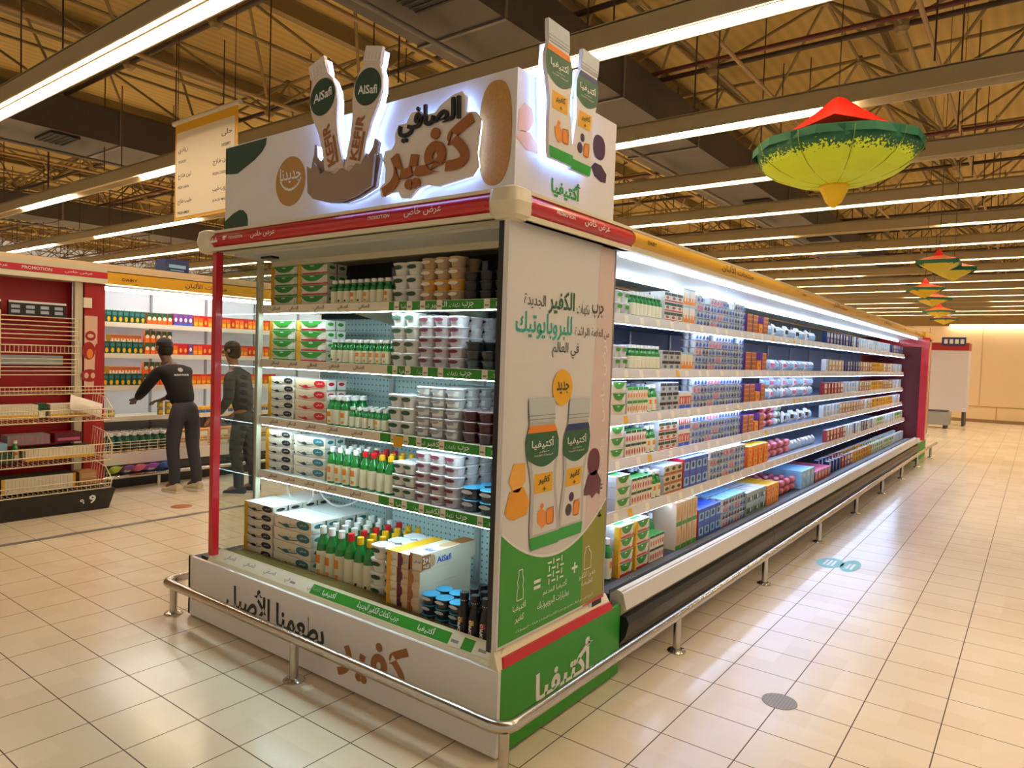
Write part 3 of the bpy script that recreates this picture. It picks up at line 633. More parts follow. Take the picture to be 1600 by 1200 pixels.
# juice wall kinds
P_['j_g'] = k_box('juice_carton', .054, .06, .135, juiceg, juiceg, juiceg, [('e', ylabel, 0, .28, .3, .2), ('r', dteal, -.4, .6, .4, .85)], capw)
P_['j_o'] = k_box('juice_carton', .054, .06, .135, juiceg, boxo, juiceg, [('r', boxo, -.5, 0, .5, .5), ('e', cream, 0, .5, .38, .17)])
P_['j_p'] = k_box('juice_carton', .054, .06, .135, purple, red, red, [('e', capw, 0, .5, .28, .18), ('r', blue, -.5, 0, .5, .22)])
P_['j_b'] = k_box('juice_carton', .054, .06, .135, boxo, orange, orange, [('r', ylabel, -.4, .12, .4, .42), ('r', red, -.5, .82, .5, 1)])
P_['j_r'] = k_box('juice_carton', .054, .06, .135, red, boxo, orange, [('e', ylabel, 0, .4, .28, .2)])
P_['j_s'] = k_box('juice_carton', .028, .10, .088, boxo, ylabel, boxo, [('r', cream, -.3, .15, .3, .6), ('r', brown, -.5, .75, .5, .95)])
P_['j_B'] = k_bottle('juice_bottle', .036, .22, juiceg, mat('juice_label', '1B3B30', .4), capw, [(ylabel, 0, .12, 1.2, .14)], .5, .6)
P_['j_y'] = k_box('milk_carton_pack', .12, .14, .12, kraft, packw, orange, [('r', packw, -.4, .35, .4, .8), ('e', ylabel, -.2, .2, .15, .15)], None)
P_['jar'] = k_cup('pickle_jar', .035, .075, mat('jar_green', '7E8A3C', .3), red, ylabel, 2, None, .95, 12)
P_['sb'] = k_box('small_food_box', .062, .07, .075, blue, packw, ylabel, [('r', ylabel, -.5, .55, .5, 1), ('e', greenp, 0, .3, .2, .15)])

JR = random.Random(3)
def words(ci, n, li, nl, di, nd, frm, near=None):
    a = []
    if n > 1:
        a.append('leftmost' if (ci == 0 and frm == 'left') else 'rightmost' if (ci == n - 1 and frm == 'left') else '%s from %s' % (ORD[ci + 1], frm))
    if nl > 1: a.append('bottom layer' if li == 0 else 'top layer' if li == nl - 1 else '%s layer up' % ORD[li + 1])
    if nd > 1: a.append('front row' if di == 0 else 'back row' if di == nd - 1 else '%s row' % ORD[di + 1])
    return ', '.join(a)
def block(kinds, desc, cat, where, org, du, dw, rz, n, nl, nd, sp, h, dep, group, lev=None, frm='left', jit=.06, s=1.0, maxd=None):
    """n columns along du, nl layers, nd rows along -view direction dw"""
    for ci in range(n):
        k = kinds[ci % len(kinds)] if isinstance(kinds, (list, tuple)) else kinds
        nle = lev[ci % len(lev)] if lev else nl
        for di in range(nd):
            for li in range(nle):
                kk = k[li % len(k)] if isinstance(k, (list, tuple)) else k
                x = org[0] + du[0] * sp * (ci + .5) + dw[0] * dep * (di + .5); y = org[1] + du[1] * sp * (ci + .5) + dw[1] * dep * (di + .5)
                x += JR.uniform(-.001, .001) * du[0]; y += JR.uniform(-.001, .001) * du[1]
                d_ = desc[ci % len(desc)] if isinstance(desc, (list, tuple)) else desc
                inst(P_[kk], (x, y, org[2] + li * h + .0005), rz + JR.uniform(-jit, jit), '%s, %s, %s' % (d_, words(ci, n, li, nle, di, nd, frm), where) if n * nle * nd > 1 else '%s, %s' % (d_, where), cat, group, s)

# ================================================================== PROMOTION KIOSK (end cabinet)
BX0, BX1, BY0, BY1 = -3.97, -1.631, 2.137, 3.14
kt = thing('promotion_cooler', 'white promotional end cooler with red top band and green end panel', 'cooler', (-2.8, 2.64, 0))
b = MB()
b.box(BX0, BX1, BY0, BY0 + .018, .012, .358, whiteg)
b.box(BX0, BX0 + .018, BY0, BY1 - .4, .012, .358, whiteg)
fr = front(BY0)
b.text(fr, 'بطعمنا الأصيل', -3.56, -2.70, .12, .315, .0015, blacks, .026)
b.text(fr, 'كفير', -2.60, -2.12, .06, .315, .0015, brown, .032)
b.build('front_base_board', kt)
b = MB().box(BX1 - .018, BX1, BY0 + .019, BY1, .012, .362, green)
sd = side(BX1); b.text(sd, 'أكتيفيا', 2.40, 2.875, .10, .295, .0015, capw, .035)
b.build('side_base_board', kt)
MB().box(BX0 + .05, BX1 - .05, BY0 + .05, BY1, 0, .36, dgrey).build('cooler_plinth', kt)
b = MB(); b.hexa([(BX1 - .06, BY0 + .02, .355), (BX1 - .0, BY0 + .0, .358), (BX1 + .0, 3.06, .362), (BX1 - .06, 3.06, .36)], [(BX1 - .06, BY0 + .02, .43), (BX1 - .045, BY0 + .02, .43), (BX1 - .045, 3.06, .43), (BX1 - .06, 3.06, .43)], cream)
b.hexa([(BX1 - .022, BY0 + .03, .3635), (BX1 + .003, BY0 + .03, .3635), (BX1 + .003, 3.055, .3635), (BX1 - .022, 3.055, .3635)], [(BX1 - .028, BY0 + .05, .396), (BX1 - .012, BY0 + .05, .396), (BX1 - .012, 3.055, .396), (BX1 - .028, 3.055, .396)], red)
b.build('side_ledge', kt)
# front price ledge
b = MB(); b.hexa([(-3.80, BY0 + .019, .355), (-1.70, BY0 + .019, .355), (-1.70, BY0 + .11, .355), (-3.80, BY0 + .11, .355)], [(-3.80, BY0 + .03, .375), (-1.66, BY0 + .03, .375), (-1.66, BY0 + .075, .43), (-3.80, BY0 + .075, .43)], cream)
led_ = b.build('price_ledge', kt)
sl = lambda u, v, w: (u, BY0 + .03 + v * .63 - w * .77, .375 + v * .77 + w * .63)
b = MB()
b.poly(sl, [(-3.78, .002), (-1.69, .002), (-1.69, .062), (-3.78, .062)], .0, .0005, paper); b.poly(sl, [(-2.87, .006), (-1.80, .006), (-1.80, .056), (-2.87, .056)], .0005, .001, green)
for i in range(5): b.text(sl, 'الصافي', -3.66 + i * .19, -3.56 + i * .19, .014, .048, .0015, mgrey, .01)
b.text(sl, 'أكتيفيا', -2.78, -2.68, .014, .05, .002, capw, .015); b.text(sl, 'جرب نكهات الكفير الجديدة', -2.52, -2.24, .012, .05, .002, capw, .01); b.text(sl, 'أكتيفيا', -2.12, -2.02, .014, .05, .002, capw, .015)
for x in (-3.05, -1.93, -1.78): b.poly(sl, [(x, .004), (x + .07, .004), (x + .07, .06), (x, .06)], .002, .0024, paper); b.poly(sl, [(x + .01, .02), (x + .05, .02), (x + .05, .032), (x + .01, .032)], .003, .0034, mgrey)
tag(b.build('price_strip', led_), 'green and cream price strip')
# air grille
b = MB(); y0, y1 = BY0 + .078, BY0 + .20
b.box(-3.72, -1.70, y0, y1, .36, .372, black); b.box(-3.72, -1.70, y0 - .004, y0 + .004, .372, .425, dgrey); b.box(-3.72, -1.70, y1 - .006, y1, .372, .40, dgrey)
for i in range(130):
    x = -3.71 + i * 2.0 / 130; b.box(x, x + .003, y0, y1, .398, .412, mat('grille_brass', '9A8650', .4))
b.build('air_grille', kt)
MB().box(-3.72, -1.70, y1, 2.88, .34, .378, mat('deck_steel', 'AEB4B2', .4, .3)).build('bottom_deck', kt)
# back
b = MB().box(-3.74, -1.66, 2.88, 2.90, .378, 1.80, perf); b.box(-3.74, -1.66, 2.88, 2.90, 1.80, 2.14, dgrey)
for x in (-3.05, -2.36): b.box(x - .018, x + .018, 2.862, 2.88, .378, 2.1, mat('upright_steel', 'B9C3C4', .35, .4))
b.build('back_panel', kt)
b = MB(); b.box(-3.74, -2.63, 2.9, 3.14, .36, 2.14, dgrey); b.box(-2.63, -1.66, 2.901, 2.99, .36, 2.14, dgrey); b.build('rear_casing', kt)
# end panel with poster
b = MB().box(BX1 - .055, BX1 - .03, BY0 + .02, 3.0, .43, 2.14, whiteg); b.box(BX1 - .055, BX1 - .028, 3.0, 3.012, .43, 2.14, mat('edge_metal', '9A948C', .4, .4))
ep = b.build('end_panel', kt)
xs = BX1 - .03; sd = side(xs)
pinkish = mat('poster_pink', 'D9C4C0', .4); greyp = mat('poster_grey', 'DAD8D6', .35); olive = mat('poster_olive', '8A8A2A', .45)
b = MB(); b.poly(sd, [(2.165, .44), (2.998, .44), (2.998, 2.13), (2.165, 2.13)], .0005, .001, greyp)
b.poly(sd, [(2.79, .44), (2.997, .44), (2.997, 2.129), (2.86, 2.129)], .0012, .0016, pinkish)
arc = [(2.166 + (2.997 - 2.166) * i / 20, .733 + .17 * ((i / 20 - .48) * 2) ** 2) for i in range(21)]
b.poly(sd, [(2.166, .441)] + [(2.79, .441)] + [p for p in arc[::-1] if p[0] <= 2.79], .002, .0025, green)
b.poly(sd, [(2.79, .441), (2.996, .441)] + [p for p in arc[::-1] if p[0] > 2.78], .002, .0025, olive)
b.poly(sd, [(2.81, .432), (2.996, .432), (2.996, .452), (2.81, .438)], .003, .0035, red)
b.poly(sd, arc + [(p[0], p[1] + .012) for p in arc[::-1]], .003, .0034, capw)
b.text(sd, 'عرض خاص', 2.905, 2.955, 1.30, 1.72, .002, capw, .015, rot=1); b.text(sd, 'PROMOTION', 2.925, 2.96, .84, 1.22, .0025, greyp, .02, rot=1)
tag(b.build('poster_print', ep), 'grey poster print with curved green foot')
b = MB(); gtx = mat('text_green_dark', '245A3A', .5); gtx2 = mat('text_grey_dark', '4C5048', .5)
b.text(sd, 'جرب', 2.80, 2.905, 1.79, 1.86, .003, gtx2, .012); b.text(sd, 'نكهات', 2.665, 2.775, 1.79, 1.85, .003, gtx2, .0); b.text(sd, 'الكفير', 2.44, 2.645, 1.785, 1.89, .003, gtx, .02); b.text(sd, 'الجديدة', 2.265, 2.42, 1.80, 1.86, .003, gtx2, .0)
b.text(sd, 'من العلامة', 2.80, 2.965, 1.695, 1.745, .003, gtx2); b.text(sd, 'الرائدة', 2.655, 2.78, 1.695, 1.745, .003, gtx2); b.text(sd, 'للبروبايوتيك', 2.215, 2.63, 1.675, 1.785, .003, teal, .015); b.text(sd, 'في العالم', 2.48, 2.695, 1.60, 1.67, .003, gtx2, .005)
b.poly(sd, ell(2.569, 1.472, .079, .079, 32), .004, .005, ylabel); b.text(sd, 'جديد', 2.52, 2.62, 1.445, 1.50, .006, greenk, .02)
# fruits
ap = mat('apricot_light', 'F0B04A', .45)
b.poly(sd, [(2.20, 1.10), (2.23, 1.17), (2.31, 1.165), (2.315, 1.09), (2.27, 1.05), (2.235, 1.055)], .003, .0035, ap); b.poly(sd, [(2.18, .98), (2.21, 1.06), (2.30, 1.07), (2.35, 1.0), (2.33, .95), (2.24, .94), (2.2, .955)], .003, .0035, mat('apricot_deep', 'E39B1E', .45))
b.poly(sd, sup(2.865, 1.115, .055, .065, 2.3, 20), .003, .0035, mat('plum_red', '5E2238', .4)); b.poly(sd, [(2.785, .99), (2.82, 1.06), (2.89, 1.075), (2.94, 1.02), (2.93, .95), (2.90, .965), (2.86, .94), (2.84, .96), (2.79, .965)], .003, .0035, MATS['plum_red'])
b.text(sd, '=', 2.40, 2.45, .615, .655, .004, capw, .02); b.text(sd, '+', 2.70, 2.75, .615, .665, .004, capw, .02)
for i in range(4):
    for j in range(4):
        if (i + j) % 2: b.poly(sd, [(2.50 + i * .033, .62 + j * .028), (2.53 + i * .033, .62 + j * .028), (2.53 + i * .033, .628 + j * .028), (2.50 + i * .033, .628 + j * .028)], .004, .0045, capw)
        else: b.poly(sd, [(2.51 + i * .033, .612 + j * .028), (2.517 + i * .033, .612 + j * .028), (2.517 + i * .033, .638 + j * .028), (2.51 + i * .033, .638 + j * .028)], .004, .0045, capw)
def outline(b, fr, pts, t_, w, m):
    n = len(pts)
    for i in range(n):
        a = Vector(pts[i]); c = Vector(pts[(i + 1) % n]); d = (c - a); 
        if d.length < 1e-5: continue
        q = Vector((-d.y, d.x)).normalized() * t_ / 2
        b.poly(fr, [tuple(a + q), tuple(c + q), tuple(c - q), tuple(a - q)], w, w + .0005, m)
def bott(cx, z0, h, r): return [(cx - r, z0), (cx + r, z0), (cx + r, z0 + h * .25), (cx + r * .72, z0 + h * .45), (cx + r, z0 + h * .62), (cx + r * .6, z0 + h * .82), (cx + r * .6, z0 + h), (cx - r * .6, z0 + h), (cx - r * .6, z0 + h * .82), (cx - r, z0 + h * .62), (cx - r * .72, z0 + h * .45), (cx - r, z0 + h * .25)]
outline(b, sd, bott(2.302, .60, .125, .022), .004, .004, capw)
outline(b, sd, [(2.81, .61), (2.87, .61), (2.872, .68), (2.85, .70), (2.85, .715), (2.82, .715), (2.82, .70), (2.806, .68)], .004, .004, capw)
b.text(sd, 'أكتيفيا', 2.255, 2.345, .555, .59, .004, capw, .01); b.text(sd, 'كفير', 2.27, 2.335, .505, .54, .004, capw, .01)
b.text(sd, 'أكتيفيا المدعم', 2.47, 2.66, .565, .605, .004, capw, .005); b.text(sd, 'بمليارات البروبيوتيك', 2.43, 2.68, .515, .555, .004, capw, .005)
b.text(sd, 'خميرة الكفير', 2.765, 2.915, .565, .60, .004, capw, .0); b.text(sd, 'الطبيعية', 2.79, 2.89, .53, .56, .004, capw, .0)
b.text(sd, 'أكتيفيا كفير مع ألياف تخمير مع خميرة الكفير الطبيعية و مليارات البروبيوتيك', 2.28, 2.90, .462, .482, .004, capw)
tag(b.build('poster_lettering', ep), 'green lettering, fruit and icons on the poster')
# printed bottles on poster
def poster_bottle(fr, cx, z0, z1, r, top_m, fruit, w, lean=0, body=None, thick=.0005, deep=0.0):
    """printed bottle (outline cut to the bottle, with green label and orange tag)"""
    b = MB(); H = z1 - z0; sh = lambda x, z: (cx + (x) + lean * (z - z0), z)
    def ol(f0, f1, inset=0):
        pr = [(0, .88), (.02, .95), (.12, .97), (.28, .88), (.42, .80), (.52, .86), (.64, 1.03), (.72, 1.06), (.79, .92), (.84, .76), (.86, .82), (.985, .82), (1, .79)]
        pts = []
        for k in range(41):
            f = f0 + (f1 - f0) * k / 40
            for (a, ra), (c, rc) in zip(pr, pr[1:]):
                if a <= f <= c + 1e-9: rr = ra + (rc - ra) * (f - a) / (c - a); break
            pts.append((f, rr * r - inset))
        return [sh(q, z0 + f * H) for f, q in pts] + [sh(-q, z0 + f * H) for f, q in pts[::-1]]
    b.poly(fr, ol(0, 1), w - deep, w + .0005, body or mat('poster_bottle_grey', 'B9B8B6', .4)); 
    if not body: b.poly(fr, ol(.1, .6, .022), w + .0006, w + .001, mat('poster_bottle_mid', 'D6D5D2', .4))
    b.poly(fr, ol(.0, .085, .001), w + .001, w + .0015, greenb)
    lab = ol(.60, .82, .001); n = len(lab)
    # rounded lower edge of the green label
    bt = [sh(-r * (1 - 2 * i / 12) * .95, z0 + H * (.60 - .055 * math.sin(PI * i / 12))) for i in range(13)]
    b.poly(fr, lab[:41] + lab[41:] + bt[1:-1], w + .001, w + .0015, mat('label_deep_green', '1F5A38', .45))
    b.poly(fr, ol(.775, .82, .001), w + .002, w + .0025, top_m)
    b.poly(fr, ol(.845, 1.0, -.0005), w + .001, w + .003, mat('cap_print', 'BCC6CA', .4))
    for f_0 in (.86, .885): b.poly(fr, ol(f_0, f_0 + .006, -.001), w + .003, w + .0036, mgrey)
    q = lambda u, v: sh(u * r, z0 + v * H)
    def tt(s_, u0, u1, v0, v1, m, bold=.0, ww=.004):
        a = sh(u0 * r, z0 + v0 * H); c = sh(u1 * r, z0 + v1 * H); b.text(fr, s_, a[0], c[0], a[1], c[1], w + ww, m, bold)
    tt('أكتيفيا', -.75, .7, .665, .74, capw, .01); tt('متوازن', -.3, .35, .64, .655, capw); tt('البروبيوتيك الطبيعية', -.6, .6, .615, .632, capw)
    b.poly(fr, [q(-.62, .37), q(.55, .37), q(.6, .50), q(-.6, .50)], w + .001, w + .0015, ylabel); tt('كفير', -.38, .4, .425, .485, greenk, .02); tt('+', -.1, .1, .38, .41, greenk, .01)
    b.poly(fr, sup(*q(.35, .20), r * .28, H * .06, 3, 16), w + .001, w + .0015, apricot); outline(b, fr, [q(.12, .15), q(.55, .15), q(.58, .26), q(.12, .25)], .003, w + .003, brown)
    if fruit == 'apricot': b.poly(fr, [q(-.45, .17), q(-.5, .24), q(-.2, .27), q(.05, .24), q(.05, .15), q(-.2, .13)], w + .002, w + .0025, apricot); b.poly(fr, ell(*q(-.15, .28), r * .12, H * .02, 12), w + .001, w + .0015, orange)
    else: b.poly(fr, ell(*q(-.1, .29), r * .2, H * .035, 14), w + .001, w + .0015, plum); b.poly(fr, ell(*q(-.25, .2), r * .25, H * .045, 14), w + .001, w + .0015, plum)
    return b
poster_bottle(sd, 2.470, .79, 1.43, .116, orange, 'apricot', .0055, -.095).build('poster_bottle', ep)
poster_bottle(sd, 2.668, .795, 1.42, .108, navy, 'plum', .004, .08).build('poster_bottle', ep)
# corner mullion, posts, glass
MB().box(-1.712, BX1 - .0555, BY0 + .02, BY0 + .04, .415, 2.14, black).build('corner_mullion', kt)
MB().box(-3.775, -3.735, BY0 + .01, BY0 + .05, .40, 2.14, red).build('red_corner_post', kt)
MB().box(-3.765, -3.735, 2.42, 2.45, .378, 2.14, mat('post_cream', 'CFCBB4', .4)).build('shelf_post', kt)
MB().box(-3.755, -3.749, BY0 + .05, 2.88, .378, 2.12, glass).build('glass_side', kt)
# canopy
b = MB(); b.hexa([(-3.80, BY0 + .0, 2.135), (BX1, BY0, 2.135), (BX1, 3.085, 2.135), (-3.80, 3.085, 2.135)], [(-3.80, BY0, 2.24), (BX1, BY0, 2.24), (BX1, 3.085, 2.24), (-3.80, 3.085, 2.24)], creamd)
b.box(-3.70, -1.70, BY0 + .10, BY0 + .34, 2.120, 2.1345, mat('canopy_panel', 'C9CBC4', .4)); b.box(-3.70, -1.70, BY0 + .34, BY0 + .37, 2.09, 2.1345, creamd)
b.box(-3.55, -3.45, BY0 + .17, BY0 + .22, 2.108, 2.12, black)
b.build('canopy', kt)
# red promotion band with rounded corner caps
def band(b, x0, x1, z0, z1, m, yf):   # curved front facing -Y
    n = 6; pts = [(yf + .012 * (1 - math.sin(PI * i / n)) ** 1, z0 + (z1 - z0) * i / n) for i in range(n + 1)]
    pts = [(yf - .03 * math.sin(PI * i / n), z0 + (z1 - z0) * i / n) for i in range(n + 1)]
    vs = [(x0, y, z) for y, z in pts] + [(x1, y, z) for y, z in pts]; b.add(vs, [(i, i + 1, n + 2 + i, n + 1 + i)[::-1] for i in range(n)], m, True)
    b.add(vs, [tuple(range(n + 1)), tuple(range(2 * n + 1, n, -1))], m)
def band_s(b, y0, y1, z0, z1, m, xf):
    n = 6; pts = [(xf + .03 * math.sin(PI * i / n), z0 + (z1 - z0) * i / n) for i in range(n + 1)]
    vs = [(x, y0, z) for x, z in pts] + [(x, y1, z) for x, z in pts]; b.add(vs, [(i, i + 1, n + 2 + i, n + 1 + i) for i in range(n)], m, True)
    b.add(vs, [tuple(range(n, -1, -1)), tuple(range(n + 1, 2 * n + 2))], m)
b = MB(); band(b, -3.76, -1.73, 2.155, 2.235, red, BY0 - .005); b.box(-3.80, -1.66, BY0 - .02, BY0 + .02, 2.135, 2.155, cream); b.box(-3.80, -1.66, BY0 - .012, BY0 + .05, 2.235, 2.25, cream)
fr = front(BY0 - .033)
b.text(fr, 'عرض خاص', -2.19, -1.975, 2.175, 2.215, .0015, capw, .01); b.text(fr, 'PROMOTION', -2.42, -2.28, 2.187, 2.202, .0015, capw, .02)
b.text(fr, 'عرض خاص', -3.335, -3.12, 2.175, 2.213, .0015, capw, .01); b.text(fr, 'PROMOTION', -3.54, -3.41, 2.187, 2.202, .0015, capw, .02); b.poly(fr, [(-3.60, 2.187), (-3.58, 2.187), (-3.56, 2.207), (-3.60, 2.207)], .001, .0015, capw); b.poly(fr, [(-3.74, 2.175), (-3.70, 2.205), (-3.69, 2.185), (-3.67, 2.21), (-3.65, 2.18)], .001, .0015, capw)
tag(b.build('front_band', kt), 'red promotion band on the front')
b = MB(); band_s(b, BY0 + .07, 3.08, 2.155, 2.235, red, BX1 + .002); b.box(BX1 - .03, BX1 + .015, BY0 + .06, 3.08, 2.135, 2.155, cream); b.box(BX1 - .05, BX1 + .012, BY0 + .06, 3.08, 2.235, 2.25, cream)
sd2 = side(BX1 + .032); b.text(sd2, 'عرض خاص', 2.61, 2.83, 2.175, 2.215, .0015, capw, .01); b.text(sd2, 'PROMOTION', 2.39, 2.53, 2.187, 2.202, .0015, capw, .02)
tag(b.build('side_band', kt), 'red promotion band on the side')
for (cx, cy) in ((BX1 - .04, BY0 + .035), (-3.79, BY0 + .02)):
    MB().lathe([(.05, 2.13, cream), (.066, 2.145, cream), (.075, 2.195, cream), (.066, 2.245, cream), (.045, 2.256, cream)], (cx, cy, 0), 20, 4).build('band_corner_cap', kt)
# shelves
SH = [('top', 1.853), ('second', 1.534), ('third', 1.19), ('fourth', .868)]
for i, (nm, z) in enumerate(SH):
    b = MB().box(-3.72, -1.69, 2.445, 2.862, z - .022, z, mat('shelf_steel', 'C9CFCE', .35, .2))
    s_ = b.build('shelf', kt)
    for x in (-3.06, -2.37): MB().hexa([(x, 2.5, z - .03), (x + .004, 2.5, z - .03), (x + .004, 2.87, z - .09), (x, 2.87, z - .09)], [(x, 2.5, z - .022), (x + .004, 2.5, z - .022), (x + .004, 2.87, z - .022), (x, 2.87, z - .022)], cream).build('shelf_bracket', s_)
    b = MB().box(-3.72, -1.69, 2.43, 2.445, z - .045, z + .003, paper)
    fr = front(2.43)
    gx = -2.62 if i < 2 else -2.66
    b.poly(fr, [(gx, z - .043), (-1.70, z - .043), (-1.70, z + .001), (gx, z + .001)], .0005, .001, green)
    for x in ([-3.62, -3.45, -3.27, -3.08, -2.88] if i else [-3.62, -3.45, -3.22, -3.02, -2.85]): b.text(fr, 'الصافي', x, x + .085, z - .036, z - .006, .0015, mat('strip_text', '5E5349', .6), .01)
    b.text(fr, 'جرب', -2.13, -2.06, z - .038, z - .008, .003, capw, .015); b.text(fr, 'نكهات', -2.21, -2.145, z - .036, z - .012, .003, capw)
    if i != 1: b.text(fr, 'الكفير', -2.33, -2.225, z - .038, z - .004, .003, capw, .015)
    b.text(fr, 'الجديدة', -2.41, -2.34, z - .036, z - .012, .003, capw); b.text(fr, 'أكتيفيا', -2.53, -2.45, z - .038, z - .006, .003, capw, .012); b.text(fr, 'أكتيفيا', -1.93, -1.86, z - .038, z - .006, .003, capw, .012)
    for x in [-2.58, -2.49, -2.40 + .03 * (i % 2), -2.0, -1.83, -2.29 + .02 * i]: b.poly(fr, [(x, z - .045), (x + .035, z - .045), (x + .035, z + .003), (x, z + .003)], .0035, .004, paper); b.poly(fr, [(x + .006, z - .03), (x + .029, z - .03), (x + .029, z - .022), (x + .006, z - .022)], .0045, .005, mgrey)
    if i == 2: b.poly(fr, [(-2.56, z - .06), (-2.49, z - .06), (-2.49, z - .005), (-2.56, z - .005)], .005, .0055, ylabel)
    tag(b.build('price_strip', s_), 'cream and green price strip')
    if i < 4: tag(MB().box(-3.70, -1.74, 2.433, 2.445, z - .048, z - .0455, M_LED_K).build('shelf_light', s_), 'cold white light strip')
# power cable loops behind the fourth shelf
def cable(name, pts, r, m, par): return MB().path([Vector(p) for p in pts], r, m, 6).build(name, par)
def bez(ps, n=12):
    out = []
    for i in range(len(ps) - 1):
        p0 = Vector(ps[max(i - 1, 0)]); p1 = Vector(ps[i]); p2 = Vector(ps[i + 1]); p3 = Vector(ps[min(i + 2, len(ps) - 1)])
        for k in range(n):
            t = k / n; out.append(.5 * ((2 * p1) + (-p0 + p2) * t + (2 * p0 - 5 * p1 + 4 * p2 - p3) * t * t + (-p0 + 3 * p1 - 3 * p2 + p3) * t ** 3))
    return out + [Vector(ps[-1])]
cable('white_cable', bez([(-3.66, 2.6, .84), (-3.70, 2.62, .74), (-3.62, 2.6, .68), (-3.50, 2.58, .665), (-3.42, 2.6, .72), (-3.44, 2.6, .84)]), .006, capw, kt)
MB().box(-3.62, -3.53, 2.57, 2.60, .655, .68, capw).build('cable_plug', kt)
cable('white_cable', bez([(-3.44, 2.62, .84), (-3.38, 2.65, .72), (-3.30, 2.7, .67), (-3.2, 2.78, .72), (-3.1, 2.86, .84)]), .006, capw, kt)
cable('grey_cable', bez([(-2.30, 2.84, .83), (-2.25, 2.855, .70), (-2.12, 2.86, .56), (-1.95, 2.86, .45), (-1.80, 2.86, .39)]), .007, mgrey, kt)

# ---- header sign standing on the canopy
ht = thing('header_sign', 'white illuminated header sign with bottle cutouts above the end cooler', 'sign', (-2.65, 2.5, 2.25))
frc0 = lambda u, v, w: (u * .974, 2.15 - w, 1.6 + (v - 1.6) * .974)
sdc0 = lambda u, v, w: (-1.64 + w, u * .966, 1.6 + (v - 1.6) * .966)
hx0, hx1, hy0, hy1, hz0, hz1 = -3.66, -1.64, 2.15, 2.93, 2.252, 2.705
b = MB().box(hx0, hx1, hy0, hy1, hz0, hz1, whiteg)
fr = front(hy0)
b.poly(fr, [(hx0, 2.56), (-3.60, 2.553), (-3.54, 2.548), (-3.46, 2.575), (-3.38, 2.60), (-3.31, 2.635), (-3.28, 2.665), (-3.272, 2.70), (hx0, 2.70)], .0005, .001, greenk)
b.poly(fr, [(hx0, 2.256), (-3.435, 2.256), (-3.434, 2.29), (-3.445, 2.32), (-3.48, 2.345), (-3.52, 2.35), (-3.58, 2.335), (hx0, 2.30)], .0005, .001, greenk)
b.poly(fr, ell(-3.062, 2.448, .124, .124, 40), .0005, .001, tan); b.text(fr, 'جديدنا', -3.15, -2.975, 2.44, 2.52, .002, capw, .02)
for k in range(10): t0 = PI * (1.15 + .07 * k); b.poly(fr, [(-3.06 + .1 * math.cos(t0), 2.50 + .1 * math.sin(t0)), (-3.06 + .1 * math.cos(t0 + .24), 2.50 + .1 * math.sin(t0 + .24)), (-3.06 + .092 * math.cos(t0 + .24), 2.50 + .085 * math.sin(t0 + .24)), (-3.06 + .092 * math.cos(t0), 2.50 + .092 * math.sin(t0))], .0012, .0016, capw)
wk = mat('wicker_gold', 'BE8B3E', .7, noise=.3, nscale=90); b.poly(fr, sup(-1.742, 2.472, .082, .202, 2.6, 44), .001, .004, wk)
b.build('sign_box', ht)
sdh = side(hx1)
apl = mat('apricot_pale', 'E8B48A', .45)
for pts_, m_, nm_ in (([(2.16, 2.47), (2.165, 2.55), (2.20, 2.585), (2.25, 2.575), (2.265, 2.53), (2.235, 2.49), (2.21, 2.475)], apl, 'pale apricot print'), ([(2.147, 2.44), (2.18, 2.475), (2.24, 2.48), (2.29, 2.45), (2.30, 2.415), (2.22, 2.41), (2.19, 2.425)], apl, 'pale apricot print'),
        (sup(2.775, 2.56, .055, .055, 2.4, 20), plum, 'dark plum print'), ([(2.71, 2.46), (2.74, 2.485), (2.80, 2.485), (2.85, 2.455), (2.845, 2.415), (2.80, 2.41), (2.74, 2.425)], plum, 'dark plum print')):
    tag(MB().poly(sdh, pts_, .0005, .001, m_).build('fruit_print', ht), nm_)
tag(MB().text(sdh, 'أكتيفيا', 2.40, 2.63, 2.27, 2.36, .002, greenb, .03).build('side_lettering', ht), 'green lettering')
def halo(fr, pts, w0, w1, inset_c, k):
    cx, cy = inset_c; p2 = [(cx + (x - cx) * k, cy + (y - cy) * k) for x, y in pts]; n = len(p2)
    b = MB(); vs = [fr(x, y, w0) for x, y in p2] + [fr(x, y, w1) for x, y in p2]; b.add(vs, [(i, (i + 1) % n, n + (i + 1) % n, n + i) for i in range(n)], M_HALO); return b
